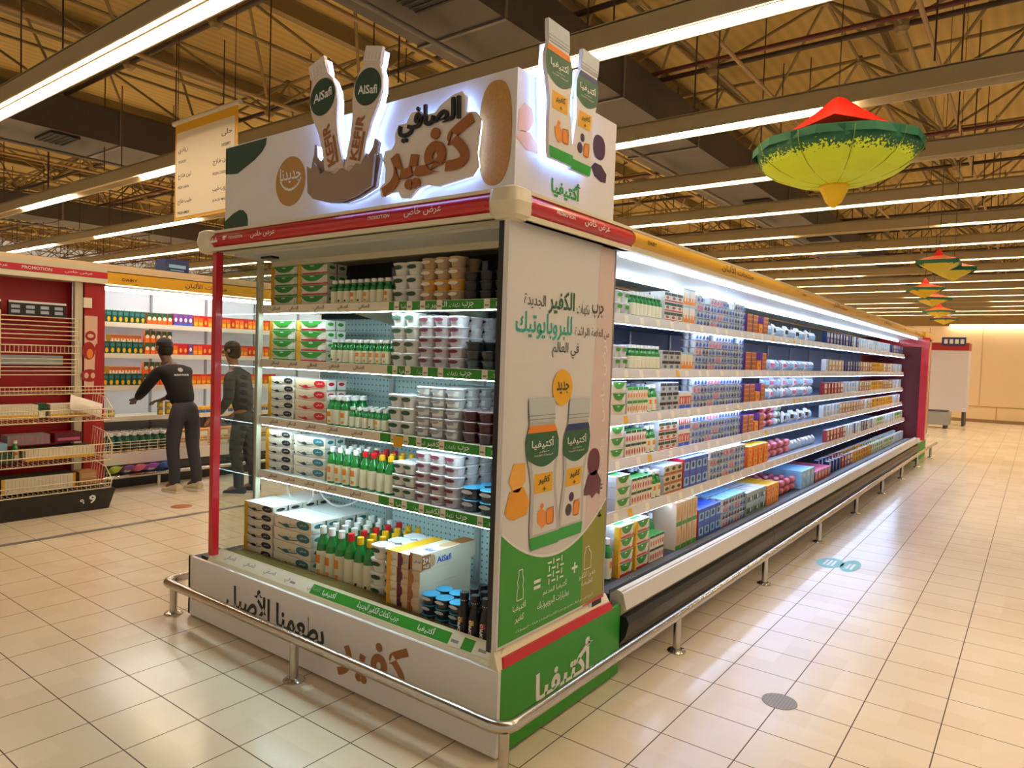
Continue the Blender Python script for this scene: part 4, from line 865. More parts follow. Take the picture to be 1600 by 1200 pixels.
# cutout bottles on the front
fr = frc0; sdh0 = sdh; sdh = sdc0
def big_bottle(cx, z0, z1, r, lean, w):
    b = MB(); H = z1 - z0; sh = lambda x, z: (cx + x + lean * (z - z0), z - lean * x)
    pr = [(0, .62), (.12, .66), (.30, .60), (.45, .68), (.60, .95), (.70, 1.0), (.80, .84), (.87, .54), (.885, .53), (.89, .60), (1, .58)]
    def ol(f0, f1, ins=0):
        pts = []
        for k in range(31):
            f = f0 + (f1 - f0) * k / 30
            for (a, ra), (c, rc) in zip(pr, pr[1:]):
                if a <= f <= c + 1e-9: rr = ra + (rc - ra) * (f - a) / (c - a); break
            pts.append((f, rr * r - ins))
        return [sh(q, z0 + f * H) for f, q in pts] + [sh(-q, z0 + f * H) for f, q in pts[::-1]]
    b.poly(fr, ol(0, 1), w - .012, w, mat('cutout_bottle', 'DFCFC2', .4))
    b.poly(fr, [sh(r * .93 * math.cos(a) * 1.0, z0 + H * .705 + H * .14 * math.sin(a)) for a in [2 * PI * i / 36 for i in range(36)]], w + .001, w + .0015, greenk)
    b.poly(fr, ol(.89, 1.0, -.001), w, w + .006, mat('cutout_cap', 'E4DCD6', .4))
    for k in range(5): x = (-.5 + k * .25) * r; b.poly(fr, [sh(x, z0 + H * .90), sh(x + .003, z0 + H * .90), sh(x + .003, z0 + H * .955), sh(x, z0 + H * .955)], w + .0065, w + .007, cupg)
    c = sh(0, z0 + .7 * H)
    b.text(fr, 'AlSafi', c[0] - r * .68, c[0] + r * .72, c[1] - H * .035, c[1] + H * .035, w + .003, capw, .02, slope=-lean * r * .8)
    return b, ol(0, 1), sh
for (cx, z0, z1, lean, nmk) in ((-2.705, 2.395, 3.0, -.27, 0), (-2.600, 2.395, 2.975, .255, 1)):
    bb, o1, sh = big_bottle(cx, z0, z1, (.098, .094)[nmk], lean, .055); 
    q = bb
    # vertical KEFIR lettering following the lean
    vs_, fs_ = glyphs('KEFIR', .03); xs_ = [p[0] for p in vs_]; ys_ = [p[1] for p in vs_]; a0, a1, b0_, b1_ = min(xs_), max(xs_), min(ys_), max(ys_)
    P = []
    for x, y in vs_:
        uu = (x - a0) / (a1 - a0); vv = (y - b0_) / (b1_ - b0_); s2 = sh(.018 - vv * .052, z0 + .09 + uu * .20); P.append(fr(s2[0], s2[1], .058))
    q.add(P, fs_, brown)
    q.poly(fr, [sh(.026, z0 + .09), sh(.040, z0 + .09), sh(.040, z0 + .22), sh(.026, z0 + .22)], .057, .058, brown)
    q.build('bottle_cutout', ht)
    halo(fr, o1, .012, .04, (cx + lean * .3, z0 + .3), .95).build('halo_light', ht)
spl = [(-2.913, 2.50), (-2.91, 2.37), (-2.86, 2.335), (-2.78, 2.315), (-2.65, 2.30), (-2.55, 2.315), (-2.44, 2.35), (-2.425, 2.42), (-2.415, 2.47), (-2.425, 2.50), (-2.44, 2.49), (-2.43, 2.55), (-2.455, 2.57), (-2.47, 2.53), (-2.50, 2.50), (-2.53, 2.54), (-2.57, 2.50), (-2.62, 2.545), (-2.66, 2.50), (-2.70, 2.54), (-2.76, 2.50), (-2.80, 2.55), (-2.84, 2.52), (-2.87, 2.545), (-2.875, 2.60), (-2.89, 2.61), (-2.895, 2.56), (-2.905, 2.54)]
b = MB().poly(fr, spl, .025, .042, milk); lowp = [p for p in [(-2.915, 2.50), (-2.905, 2.37), (-2.86, 2.335), (-2.78, 2.315), (-2.65, 2.30), (-2.55, 2.315), (-2.44, 2.35), (-2.425, 2.49), (-2.46, 2.47), (-2.48, 2.50), (-2.52, 2.455), (-2.55, 2.465), (-2.60, 2.43), (-2.66, 2.455), (-2.71, 2.43), (-2.77, 2.46), (-2.81, 2.45), (-2.86, 2.51), (-2.885, 2.48)]]; b.poly(fr, lowp, .058, .068, milk)
for cx, cz in ((-2.74, 2.40), (-2.70, 2.41), (-2.66, 2.405), (-2.60, 2.41), (-2.56, 2.40)): outline(b, fr, ell(cx, cz + .035, .02, .02, 12), .003, .0585, cupb)
b.build('milk_splash', ht); halo(fr, spl, .012, .04, (-2.66, 2.42), .95).build('halo_light', ht)
# channel lettering with white backing
def cloud(strs, grow, w0, w1, m):
    """backing plate: the letters' outline grown by discs joined in one mesh"""
    b = MB()
    return b
b = MB(); backm = mat('letter_backing', 'E9E0DA', .4)
out1 = [(-2.315, 2.53), (-2.30, 2.505), (-2.27, 2.505), (-2.24, 2.525), (-2.24, 2.55), (-2.12, 2.57), (-2.00, 2.565), (-1.945, 2.56), (-1.90, 2.585), (-1.86, 2.58), (-1.835, 2.55), (-1.84, 2.50), (-1.85, 2.42), (-1.84, 2.36), (-1.87, 2.325), (-2.05, 2.305), (-2.12, 2.32), (-2.17, 2.31), (-2.22, 2.275), (-2.27, 2.28), (-2.29, 2.31), (-2.34, 2.31), (-2.40, 2.30), (-2.41, 2.34), (-2.38, 2.36), (-2.375, 2.42), (-2.395, 2.46), (-2.38, 2.50), (-2.34, 2.50)]
out2 = [(-2.315, 2.50), (-2.32, 2.56), (-2.30, 2.60), (-2.25, 2.60), (-2.22, 2.64), (-2.17, 2.64), (-2.14, 2.615), (-2.08, 2.615), (-2.05, 2.64), (-1.98, 2.67), (-1.93, 2.675), (-1.91, 2.65), (-1.91, 2.54), (-1.96, 2.50), (-2.1, 2.50)]
b.poly(fr, out1, .03, .045, backm); b.poly(fr, out2, .031, .046, backm)
b.build('letter_backing', ht)
halo(fr, out1, .012, .03, (-2.11, 2.43), .96).build('halo_light', ht); halo(fr, out2, .012, .03, (-2.11, 2.58), .95).build('halo_light', ht)
MB().text(fr, 'الصافي', -2.29, -1.93, 2.515, 2.655, .058, blacks, .025, depth=.01).build('letters', ht)
MB().text(fr, 'كفير', -2.385, -1.855, 2.295, 2.575, .058, brown, .035, depth=.01).build('letters', ht)
# side cutouts
for (cx, z0, z1, r, tm, f_, lean, w_) in ((2.460, 2.42, 2.96, .096, orange, 'apricot', -.10, .062), (2.632, 2.415, 2.945, .088, navy, 'plum', .10, .05)):
    bb = poster_bottle(sdh, cx, z0, z1, r, tm, f_, w_, lean, mat('cutout_white', 'E2DFDB', .4), deep=.015); bb.build('bottle_cutout', ht)
    pts = [(cx - r * .93 + lean * .0, z0 + .01), (cx + r * .9, z0 + .01), (cx + r * .95 + lean * .3, z0 + .35), (cx + r * .75 + lean * .3, z1 - .08), (cx - r * .75 + lean * .4, z1 - .08), (cx - r * .95 + lean * .3, z0 + .35)]
    halo(sdh, pts, .012, w_ - .02, (cx, (z0 + z1) / 2), .96).build('halo_light', ht)
b = MB()
for x in (-3.3, -2.2): b.tube((x, 2.6, 2.705), (x, 2.6, 2.80), .012, chrome, 8)
b.build('hanging_brackets', ht)

# ---- guard rail
gt_ = thing('guard_rail', 'stainless steel bumper rail running around the cooler and the long case', 'guard rail', (-1.53, 2.05, 0))
RZ = .205; rp = [(-4.06, 3.3, RZ), (-4.06, 2.14, RZ)]
for k in range(7): a = PI + PI / 2 * k / 6; rp.append((-4.06 + .05 + .05 * math.cos(a), 2.04 + .05 + .05 * math.sin(a), RZ))
rp.append((-1.60, 2.04, RZ))
for k in range(9): a = -PI / 2 + PI / 2 * k / 8; rp.append((-1.59 + .07 * math.cos(a), 2.11 + .07 * math.sin(a), RZ))
rp += [(-1.52, 14.0, RZ), (-1.49, 15.6, RZ)]
MB().path(rp, .025, chrome, 12).build('rail_tube', gt_)
for (x, y) in [(-4.05, 2.09), (-2.80, 2.04), (-1.535, 2.06), (-1.52, 3.61), (-1.52, 5.16), (-1.52, 6.74), (-1.52, 8.36), (-1.52, 9.95), (-1.52, 11.55), (-1.52, 13.15), (-1.5, 14.8)]:
    p = MB().tube((x, y, 0.006), (x, y, RZ - .015), .021, chrome, 12).build('post', gt_)
    MB().lathe([(.052, 0, chrome), (.052, .006, chrome), (.046, .012, chrome), (.03, .018, chrome)], (x, y, 0), 16).build('post_flange', p)
# small floor items
tag(MB().lathe([(.08, .0005, alum), (.08, .003, perf_mat('drain_plate', '8C8882', '3E3A36', False, 70)), (.001, .0031, alum)], (-.905, 3.40, 0), 32).build('floor_drain'), 'round perforated metal drain cover set in the floor tiles', 'drain cover')
tag(MB().lathe([(.10, .0005, brown), (.10, .002, brown)], (-6.75, 3.55, 0), 24).build('floor_cover'), 'round brown cover in the floor near the crouching worker', 'floor cover')
bpy.data.objects['floor_cover']['label'] = 'round brown cover in the floor in front of the man at the juice shelves'
b = MB(); b.poly(up(0, -1.28, 6.1), ell(0, 0, .10, .17, 24), .0005, .001, mat('floor_sticker', '6FB8B0', .4)); b.poly(up(0, -1.13, 6.12), ell(0, 0, .07, .20, 24), .0005, .001, MATS['floor_sticker'])
[b.poly(up(0, x_, 6.1), [(0, -.09), (.018, -.09), (.018, .09), (0, .09)], .001, .002, capw) for x_ in (-1.32, -1.29, -1.26, -1.15, -1.12)]; tag(b.build('floor_sticker'), 'worn teal footprint sticker on the aisle floor', 'sticker')
b = MB(); b.poly(up(0), [(-2.72, 2.02), (-2.67, 2.0), (-2.655, 2.05), (-2.70, 2.07)], .001, .002, paper); tag(b.build('paper_scrap'), 'small paper tag dropped beside the rail post', 'paper')

# ================================================================== KIOSK PRODUCTS
KX = (1, 0); KW = (0, 1)
def kb(kinds, desc, cat, where, x0, x1, z, n, nl, nd, h, dep, lev=None, y=2.455, jit=.05, s=1.0):
    block(kinds, desc, cat, where, (x0, y, z), KX, KW, 0, n, nl, nd, (x1 - x0) / n, h, dep, cat + 's on the ' + where, lev, jit=jit, s=s)
T1, T2, T3, T4, T5 = ['cooler ' + x for x in ('top shelf', 'second shelf', 'third shelf', 'fourth shelf', 'bottom deck')]
# top shelf
kb('pk_g', 'green-leaf yogurt multipack', 'yogurt pack', T1, -3.71, -3.455, 1.853, 1, 4, 1, .0592, .2, jit=.01)
kb('pk_r', 'green-leaf red-striped yogurt multipack', 'yogurt pack', T1, -3.45, -3.18, 1.853, 1, 4, 1, .0592, .2, jit=.01)
kb(['bw', 'bp', 'bp', 'bo', 'bp', 'bo', 'bw', 'bw', 'bo'], 'small green-topped kefir bottle', 'bottle', T1, -3.13, -2.655, 1.853, 9, 1, 3, .13, .05)
kb('cw', 'white oval-print yogurt tub', 'yogurt tub', T1, -2.645, -2.455, 1.853, 2, 3, 2, .067, .11, lev=[3, 3])
kb([('cb', 'cby', 'cb', 'cb')] * 3, 'beige dessert cup', 'cup', T1, -2.45, -2.18, 1.853, 3, 4, 2, .053, .1)
kb('ck', 'dark brown pudding cup', 'cup', T1, -2.175, -1.90, 1.853, 3, 3, 2, .045, .1)
kb(['yk', 'yb'], 'black protein drink bottle', 'bottle', T1, -1.885, -1.76, 1.853, 2, 1, 2, .2, .07)
# second
kb('pk_g', 'green-leaf yogurt multipack', 'yogurt pack', T2, -3.72, -3.46, 1.534, 1, 4, 1, .0592, .2, jit=.02)
kb('pk_r', 'green-leaf red-striped yogurt multipack', 'yogurt pack', T2, -3.45, -3.18, 1.534, 1, 4, 1, .0592, .2, jit=.02)
kb(['bp', 'bp', 'bw', 'bw', 'bo', 'bo', 'bo', 'bo', 'bo'], 'small green-topped kefir bottle', 'bottle', T2, -3.12, -2.655, 1.534, 9, 1, 3, .13, .05)
kb('cw', 'white oval-print yogurt tub', 'yogurt tub', T2, -2.645, -2.465, 1.534, 2, 4, 2, .067, .11, lev=[4, 4])
kb('cp', 'purple-grey yogurt cup', 'cup', T2, -2.455, -2.16, 1.534, 3, 5, 3, .050, .1)
kb('ckk', 'plain black pudding cup', 'cup', T2, -2.15, -1.88, 1.534, 3, 3, 2, .043, .1, lev=[3, 2, 3])
kb('yk', 'black protein drink bottle', 'bottle', T2, -1.87, -1.75, 1.534, 2, 1, 1, .2, .07)
# third
kb('pk_k', 'yellow-flapped black-leaf yogurt multipack', 'yogurt pack', T3, -3.72, -3.465, 1.19, 1, 5, 1, .049, .2, jit=.02)
kb('pk_red', 'kraft red-leaf yogurt multipack', 'yogurt pack', T3, -3.46, -3.165, 1.19, 1, 4, 1, .061, .2, jit=.02)
kb(['bo', 'bw', 'bo'], 'green-topped kefir bottle by the red packs', 'bottle', T3, -3.14, -2.97, 1.19, 3, 1, 3, .13, .06, s=1.25)
kb(['bw', 'bw', 'bw', 'bp', 'bo', 'bw'], 'short green-topped kefir bottle', 'bottle', T3, -2.965, -2.66, 1.19, 6, 1, 3, .13, .06, s=.85)
kb('cw', 'white oval-print yogurt tub', 'yogurt tub', T3, -2.655, -2.47, 1.19, 2, 3, 2, .067, .11, lev=[3, 3])
kb('cg', 'light grey yogurt cup', 'cup', T3, -2.46, -2.17, 1.19, 3, 5, 4, .050, .1)
kb('cm', 'dark maroon dessert cup', 'cup', T3, -2.16, -1.88, 1.19, 3, 3, 3, .050, .1)
kb('yk', 'black protein drink bottle', 'bottle', T3, -1.87, -1.75, 1.19, 2, 1, 1, .2, .07)
# fourth
kb('pk_k', 'yellow-flapped black-leaf yogurt multipack', 'yogurt pack', T4, -3.74, -3.47, .868, 1, 5, 1, .049, .2, jit=.02)
kb('pk_t', 'white teal-leaf yogurt multipack', 'yogurt pack', T4, -3.465, -3.16, .868, 1, 4, 1, .0592, .2, jit=.02)
kb('Lw', 'white-capped green kefir bottle', 'bottle', T4, -3.14, -2.88, .868, 4, 1, 3, .2, .075, s=.95)
kb('Lr', 'red-capped green laban bottle', 'bottle', T4, -2.87, -2.74, .868, 2, 1, 3, .2, .075, s=.95)
kb('Ly', 'yellow-capped green laban bottle', 'bottle', T4, -2.74, -2.61, .868, 2, 1, 3, .2, .075, s=.93)
kb('cw', 'white oval-print yogurt tub', 'yogurt tub', T4, -2.655, -2.47, .868, 2, 3, 1, .067, .11) if 0 else kb('cw', 'white oval-print yogurt tub', 'yogurt tub', T4, -2.605, -2.455, .868, 2, 3, 2, .062, .09, s=.85)
kb('cp', 'pinkish white yogurt cup', 'cup', T4, -2.45, -2.16, .868, 3, 5, 3, .050, .1, lev=[5, 5, 5])
kb('cn', 'blue-lidded dark pudding cup', 'cup', T4, -2.15, -1.83, .868, 3, 2, 2, .057, .11)
kb('yk', 'black protein drink bottle', 'bottle', T4, -1.82, -1.76, .868, 1, 1, 1, .2, .07)
# bottom deck
Z5 = .3785; Y5 = 2.345
kb('pk_K', 'yellow-flapped black-leaf yogurt multipack', 'yogurt pack', T5, -3.735, -3.45, Z5, 1, 6, 2, .0525, .21, y=Y5, jit=.015)
kb('pk_T', 'large white teal-leaf yogurt multipack', 'yogurt pack', T5, -3.44, -3.10, Z5, 1, 4, 2, .0715, .21, y=Y5, jit=.015)
kb(['Bw', 'Bw', 'Bw'], 'tall white-capped green kefir bottle', 'bottle', T5, -3.07, -2.84, Z5, 3, 1, 5, .28, .085, y=Y5 - .01, s=.97)
kb('Br', 'tall red-capped green laban bottle', 'bottle', T5, -2.84, -2.765, Z5, 1, 1, 5, .28, .085, y=Y5 - .01, s=.97)
kb('By', 'tall yellow-capped green laban bottle', 'bottle', T5, -2.765, -2.62, Z5, 2, 1, 5, .28, .085, y=Y5 - .01, s=.95)
kb('cw', 'white oval-print yogurt tub', 'yogurt tub', T5, -2.615, -2.415, Z5, 2, 4, 3, .067, .11, y=Y5 - .02, lev=[4, 4])
kb('bxy', 'yellow-ended dairy carton', 'carton', T5, -2.435, -2.362, Z5, 1, 4, 1, .0715, .3, y=Y5 - .05, jit=.01)
kb('bxm', 'maroon-banded dairy carton', 'carton', T5, -2.36, -2.287, Z5, 1, 4, 1, .0715, .3, y=Y5 - .05, jit=.01)
kb('bxb', 'brown-banded kraft dairy carton', 'carton', T5, -2.285, -2.209, Z5, 1, 3, 1, .0735, .35, y=Y5 - .06, jit=.01)
kb('bxL', 'long white brown-ended promotion carton', 'carton', T5, -2.285, -2.207, Z5 + 3 * .0735, 1, 1, 1, .0715, .37, y=Y5 - .05, jit=.0)
kb('cn', 'blue-lidded dark pudding cup', 'cup', T5, -2.195, -1.945, Z5, 3, 3, 2, .045, .09, y=Y5 - .09, s=.78)
block(['yb', 'yy', 'yr'], ['brown-label protein drink bottle', 'yellow-label protein drink bottle', 'red-label protein drink bottle'], 'bottle', T5, (-1.938, Y5 - .13, Z5), KX, KW, 0, 3, 1, 6, .060, .2, .062, 'protein drinks on the cooler bottom deck')

# ================================================================== LONG REFRIGERATED CASE
GX = -1.88; SG = [('top', 1.86), ('second', 1.55), ('third', 1.285), ('fourth', 1.03), ('fifth', .755)]
gseg = [(3.145, 5.60), (5.60, 8.35), (8.35, 11.15), (11.15, 13.9)]
gnames = ['long chilled dairy case section nearest the end cooler', 'second section of the long chilled dairy case', 'third section of the long chilled dairy case', 'farthest section of the long chilled dairy case']
stripm = mat('price_rail', 'D6CFC4', .4); casew = mat('case_white', '8E9AAE', .45); bump = mat('bumper_black', '17171A', .28); lipm = mat('case_lip', 'D9CFB8', .35)
for gi, (ya, yb) in enumerate(gseg):
    t = thing('chilled_case', gnames[gi], 'refrigerated case', (-1.9, (ya + yb) / 2, 0), 'chilled case sections'); ya += .003; yb -= .003
    def ext(prof, m, name, par=t, y0=ya, y1=yb):
        b = MB(); n = len(prof); vs = [(x, y0, z) for x, z in prof] + [(x, y1, z) for x, z in prof]
        b.add(vs, [(i, n + i, n + (i + 1) % n, (i + 1) % n) for i in range(n)] + [tuple(range(n)), tuple(range(2 * n - 1, n - 1, -1))], m); return b.build(name, par)
    ext([(-2.6, 0), (-1.78, 0), (-1.78, .30), (-1.70, .36), (-2.6, .36)], dgrey, 'base')
    ext([(-1.70, .30), (-1.635, .30), (-1.61, .33), (-1.635, .425), (-1.66, .43), (-1.70, .40)], lipm, 'front_lip')
    o = ext([(-1.627, .375), (-1.605, .335), (-1.600, .337), (-1.622, .418), (-1.632, .42)], mat('price_rail_dirty', 'DAD5CE', .4), 'lip_price_rail')
    ext([(-1.76, .30), (-1.60, .30), (-1.585, .27), (-1.60, .20), (-1.66, .12), (-1.76, .08)], bump, 'bumper')
    b = MB().box(-1.78, -1.70, ya, yb, .36, .375, black); b.box(-1.702, -1.698, ya, yb, .36, .42, dgrey)
    k = int((yb - ya) / .02)
    for i in range(k): b.box(-1.78, -1.70, ya + i * .02, ya + i * .02 + .006, .396, .402, mgrey)
    b.build('air_grille', t)
    if gi == 0: ya = 3.02
    MB().box(-2.56, -1.78, ya if gi else 3.145, yb, .36, .398, dgrey).build('bottom_deck', t)
    b = MB().box(-2.60, -2.57, ya, yb, .36, 1.84, casew); b.box(-2.60, -2.57, ya, yb, 1.84, 2.14, dgrey)
    y = ya + .05
    while y < yb: b.box(-2.57, -2.555, y - .015, y + .015, .4, 2.1, silver); y += .92
    b.build('back_panel', t)
    MB().box(-2.62, -1.62, max(ya, 3.09), yb, 2.155, 2.235, creamd).build('canopy', t)
    b = MB(); y3 = max(ya, 3.09); b.hexa([(-2.0, y3, 2.10), (-1.67, y3, 2.145), (-1.67, yb, 2.145), (-2.0, yb, 2.10)], [(-2.0, y3, 2.15), (-1.67, y3, 2.154), (-1.67, yb, 2.154), (-2.0, yb, 2.15)], mat('canopy_reflector', 'E3E6EA', .25)); b.build('canopy_reflector', t)
    b = MB(); ya = max(ya, 3.09); band_s(b, ya, yb, 2.155, 2.24, yellow, BX1 + .002); b.box(-1.66, -1.62, ya, yb, 2.138, 2.155, creamd); b.box(-2.4, -1.625, ya, yb, 2.24, 2.25, creamd)
    sf = side(BX1 + .034)
    if gi == 0: b.text(sf, 'DAIRY', 3.22, 3.32, 2.185, 2.205, 0, blacks, .02); b.text(sf, 'منتجات الألبان', 4.25, 4.85, 2.17, 2.225, 0, blacks, .01)
    else: b.text(sf, 'DAIRY', ya + .5, ya + .62, 2.185, 2.205, 0, blacks, .02); b.text(sf, 'منتجات الألبان', ya + 1.6, ya + 2.2, 2.17, 2.225, 0, blacks, .01)
    tag(b.build('fascia', t), 'yellow fascia lettered in black')
    for x, z in ((-1.70, 2.128), (-1.99, 2.088)): MB().tube((x, ya + .04, z), (x, yb - .04, z), .011, M_LED_GW, 8).build('light_tube', t)
    for si, (nm, z) in enumerate(SG):
        xf = GX + (.05 if si == 4 else .0)
        s_ = MB().box(-2.555, xf - .012, ya, yb, z - .03, z, casew).build('shelf', t)
        b = MB().hexa([(xf - .012, ya, z - .055), (xf + .006, ya, z - .055), (xf + .006, yb, z - .055), (xf - .012, yb, z - .055)], [(xf - .02, ya, z + .004), (xf - .006, ya, z + .004), (xf - .006, yb, z + .004), (xf - .02, yb, z + .004)], stripm)
        rr = random.Random(gi * 9 + si); y = ya + .15
        sfr = lambda u, v, w, xf=xf, z=z: (xf + .006 - .012 * v / .059 + w, u, z - .055 + v)
        while y < yb - .1:
            b.poly(sfr, [(y, .008), (y + .05, .008), (y + .05, .05), (y, .05)], .001, .0015, ylabel if rr.random() < .12 else paper); y += rr.uniform(.14, .34)
        b.build('price_rail', s_)
        if si < 5: MB().box(xf - .012, xf + .001, ya + .03, yb - .03, z - .058, z - .0555, M_LED_G).build('shelf_light', s_)
GK = (0, 1); GW = (-1, 0)
def gb(kinds, desc, cat, where, y0, y1, z, n, nl, nd, h, dep, lev=None, x=None, jit=.05, s=1.0):
    block(kinds, desc, cat, 'case ' + where, ((x if x is not None else GX - .01), y0, z), GK, GW, PI / 2, n, nl, nd, (y1 - y0) / n, h, dep, '%ss on the long case %s' % (cat, where), lev, frm='cooler', jit=jit, s=s)
W = ['top shelf', 'second shelf', 'third shelf', 'fourth shelf', 'fifth shelf', 'bottom deck']
Zs = [z for _, z in SG]
for si in range(5):
    z = Zs[si]; wn = W[si]; x = GX - .01 + (.05 if si == 4 else 0)
    if si < 2:
        gb('g_tub', 'green-print white yogurt tub', 'yogurt tub', wn, 3.46, 3.63, z, 2, 2, 2, .067, .09, x=x)
        gb('bw', 'green-topped white kefir bottle', 'bottle', wn, 3.65, 4.06, z, 8, 1, 3, .13, .055, x=x, s=1.1)
        gb('g_ban' if si == 0 else 'g_bang', 'red and green cream tub' if si == 0 else 'grey cream tub', 'cream tub', wn, 4.08, 4.36, z, 3, 3 - si, 2, .061, .11, x=x, jit=.02)
    else:
        gb('g_pk', 'green-leaf yogurt multipack', 'yogurt pack', wn, 3.42, 3.62, z, 1, 3, 1, .065, .2, x=x, jit=.02)
        gb('g_mini' if si == 2 else 'g_minir', 'orange-dotted drink twin pack' if si == 2 else 'red-dotted drink twin pack', 'drink pack', wn, 3.63, 3.90, z, 4, 2, 1, .079, .09, x=x, jit=.02)
        gb('bo', 'green-topped kefir bottle', 'bottle', wn, 3.91, 4.05, z, 2, 1, 3, .13, .07, x=x, s=1.3)
        gb(['g_bang', 'g_ban', 'g_banb'][si - 2], ['grey cream tub', 'brown and red cream tub', 'kraft-brown cream tub'][si - 2], 'cream tub', wn, 4.07, 4.35, z, 3, 3, 2, .061, .11, x=x, jit=.02)
    if si < 4: gb('g_or' if si < 3 else 'g_rb', 'orange and white carton pack' if si < 3 else 'red and blue carton pack', 'carton pack', wn, 4.37, 4.57, z, 2, 2 if si != 1 else 1, 1, .116, .11, x=x, jit=.02) if si != 2 else gb('g_rb', 'blue and red carton pack', 'carton pack', wn, 4.37, 4.57, z, 2, 1, 1, .116, .11, x=x, jit=.02)
    else: gb('g_blue', 'blue and red boxed carton pack', 'carton pack', wn, 4.37, 4.80, z, 4, 2, 1, .101, .13, x=x, jit=.02)
    ya = 4.60 if si < 4 else 4.84
    n = 8 if si < 4 else 6
    kinds = [('g_tw', 'g_tw', 'g_tw2', 'g_tw'), ('g_tw3', 'g_tw'), ('g_tw2', 'g_tw', 'g_tw'), ('g_tw', 'g_tw2'), ('g_tw3', 'g_tw'), ('g_tw', 'g_tw'), ('g_tw3', 'g_tw3'), ('g_tw', 'g_tw')]
    gb(kinds, 'blue-print yogurt twin pack', 'yogurt pack', wn, ya, 5.60, z, n, [4, 5, 4, 4, 4][si], 1, .0525, .12, x=x, jit=.02, lev=[[4, 3, 4, 4], [5, 5, 4, 5], [4], [4], [4]][si])
    gb(['g_pu', 'g_pu', 'g_ob', 'g_pu'] if si != 4 else ['g_ob', 'g_ob', 'g_ob', 'g_ob'], 'purple and orange cheese box' if si != 4 else 'orange cheese box', 'cheese box', wn, 5.66, 6.22, z, 4, 1 + (si in (0, 4)), 1, .086 if si == 4 else .15, .14, x=x, jit=.03, lev=[1] if si != 4 else [2])
    if si in (0, 1, 2):
        gb(['g_bag', 'g_bag', 'g_bagr' if si else 'g_blk'], 'silver and white cheese bag', 'cheese bag', wn, 6.30, 8.1, z, 14, 2 if si == 2 else 1, 1, .1, .1, x=x - .05, jit=.25)
    elif si == 3:
        gb(['roll_r', 'roll_r', 'roll_g'], 'red or green-film sausage roll', 'sausage roll', wn, 6.30, 6.95, z, 3, 3, 1, .066, .1, x=x - .05, jit=.05)
        gb(['g_blk', 'g_bag'], 'black and white cheese bag', 'cheese bag', wn, 7.0, 8.1, z, 8, 1, 1, .1, .1, x=x - .05, jit=.15)
    else:
        gb('roll_r', 'pink-wrapped red sausage roll', 'sausage roll', wn, 6.30, 7.1, z, 4, 2, 2, .066, .09, x=x - .05, jit=.05)
        gb('g_bag', 'silver-film cheese bag', 'cheese bag', wn, 7.15, 8.1, z, 7, 1, 1, .1, .1, x=x - .05, jit=.15)
    cols = [['sl_nv', 'sl_wh', 'sl_wh', 'sl_nv'], ['sl_br', 'sl_nv', 'sl_kr', 'sl_gd', 'sl_br', 'sl_wh'], ['sl_rd', 'sl_wh', 'sl_kr', 'sl_gd', 'sl_kr', 'sl_wh'], ['sl_wh', 'sl_kr', 'sl_br', 'sl_gd', 'sl_gd', 'sl_wh'], ['sl_rd', 'sl_wh', 'sl_nv', 'sl_gn', 'sl_wh', 'sl_gn']][si]
    seq = [cols[min(len(cols) - 1, i * len(cols) // 34)] if JR.random() < .8 else JR.choice(cols) for i in range(34)]
    gb(seq, ['navy and white cheese packet', 'brown and grey cheese packet', 'tan and red cheese packet', 'yellow and white cheese packet', 'white and green cheese packet'][si], 'cheese packet', wn, 8.3, 13.75, z, 34, 1, 1, .14, .06, x=x, jit=.12)
z = .3985; wn = W[5]; X0 = -1.785
gb('Bw', 'lone tall green kefir bottle', 'bottle', wn, 3.30, 3.38, z, 1, 1, 2, .28, .09, x=X0, s=.8)
gb('g_pkr', 'red-striped green-leaf yogurt multipack', 'yogurt pack', wn, 3.39, 3.585, z, 1, 4, 2, .071, .21, x=X0, jit=.02)
gb('g_pkr', 'green-leaf yogurt multipack beside the striped ones', 'yogurt pack', wn, 3.59, 3.785, z, 1, 4, 2, .071, .21, x=X0, jit=.02)
gb('g_minir', 'red-dotted drink twin pack', 'drink pack', wn, 3.79, 3.98, z, 3, 2, 1, .079, .09, x=X0, jit=.02)
gb('Lw', 'tall white-capped green kefir bottle', 'bottle', wn, 3.80, 4.12, z, 4, 1, 4, .2, .085, x=X0 - .11, s=1.1)
gb('g_kraft', 'kraft-brown milk carton', 'carton', wn, 4.15, 4.50, z, 4, 2, 3, .151, .165, x=X0, jit=.02)
gb('g_blue', 'blue and red boxed carton pack', 'carton pack', wn, 4.52, 4.94, z, 4, 2, 3, .101, .125, x=X0, jit=.02)
gb(('g_tw2', 'g_tw3'), 'pale blue yogurt twin pack', 'yogurt pack', wn, 4.98, 5.48, z, 4, 4, 2, .0525, .12, x=X0, jit=.02) if 0 else gb([('g_tw2', 'g_tw3'), ('g_tw', 'g_tw3')], 'pale blue yogurt twin pack', 'yogurt pack', wn, 4.98, 5.48, z, 4, 4, 2, .0525, .12, x=X0, jit=.02)
gb('g_tray', 'clear boxed cheese tray', 'cheese box', wn, 5.50, 6.0, z, 3, 2, 3, .091, .165, x=X0, jit=.02)
gb('g_ob', 'orange cheese box', 'cheese box', wn, 6.02, 6.36, z, 3, 2, 4, .086, .125, x=X0, jit=.02)
gb('roll_r', 'pink-wrapped red sausage roll', 'sausage roll', wn, 6.38, 7.1, z, 4, 2, 4, .066, .1, x=X0 - .03, jit=.08)
gb('g_lb', 'light blue cheese tray box', 'cheese box', wn, 7.12, 7.60, z, 3, 2, 3, .086, .165, x=X0, jit=.02)
gb('g_redbox', 'red cheese box with yellow dot', 'cheese box', wn, 7.62, 8.30, z, 5, 1, 3, .11, .165, x=X0, jit=.02)
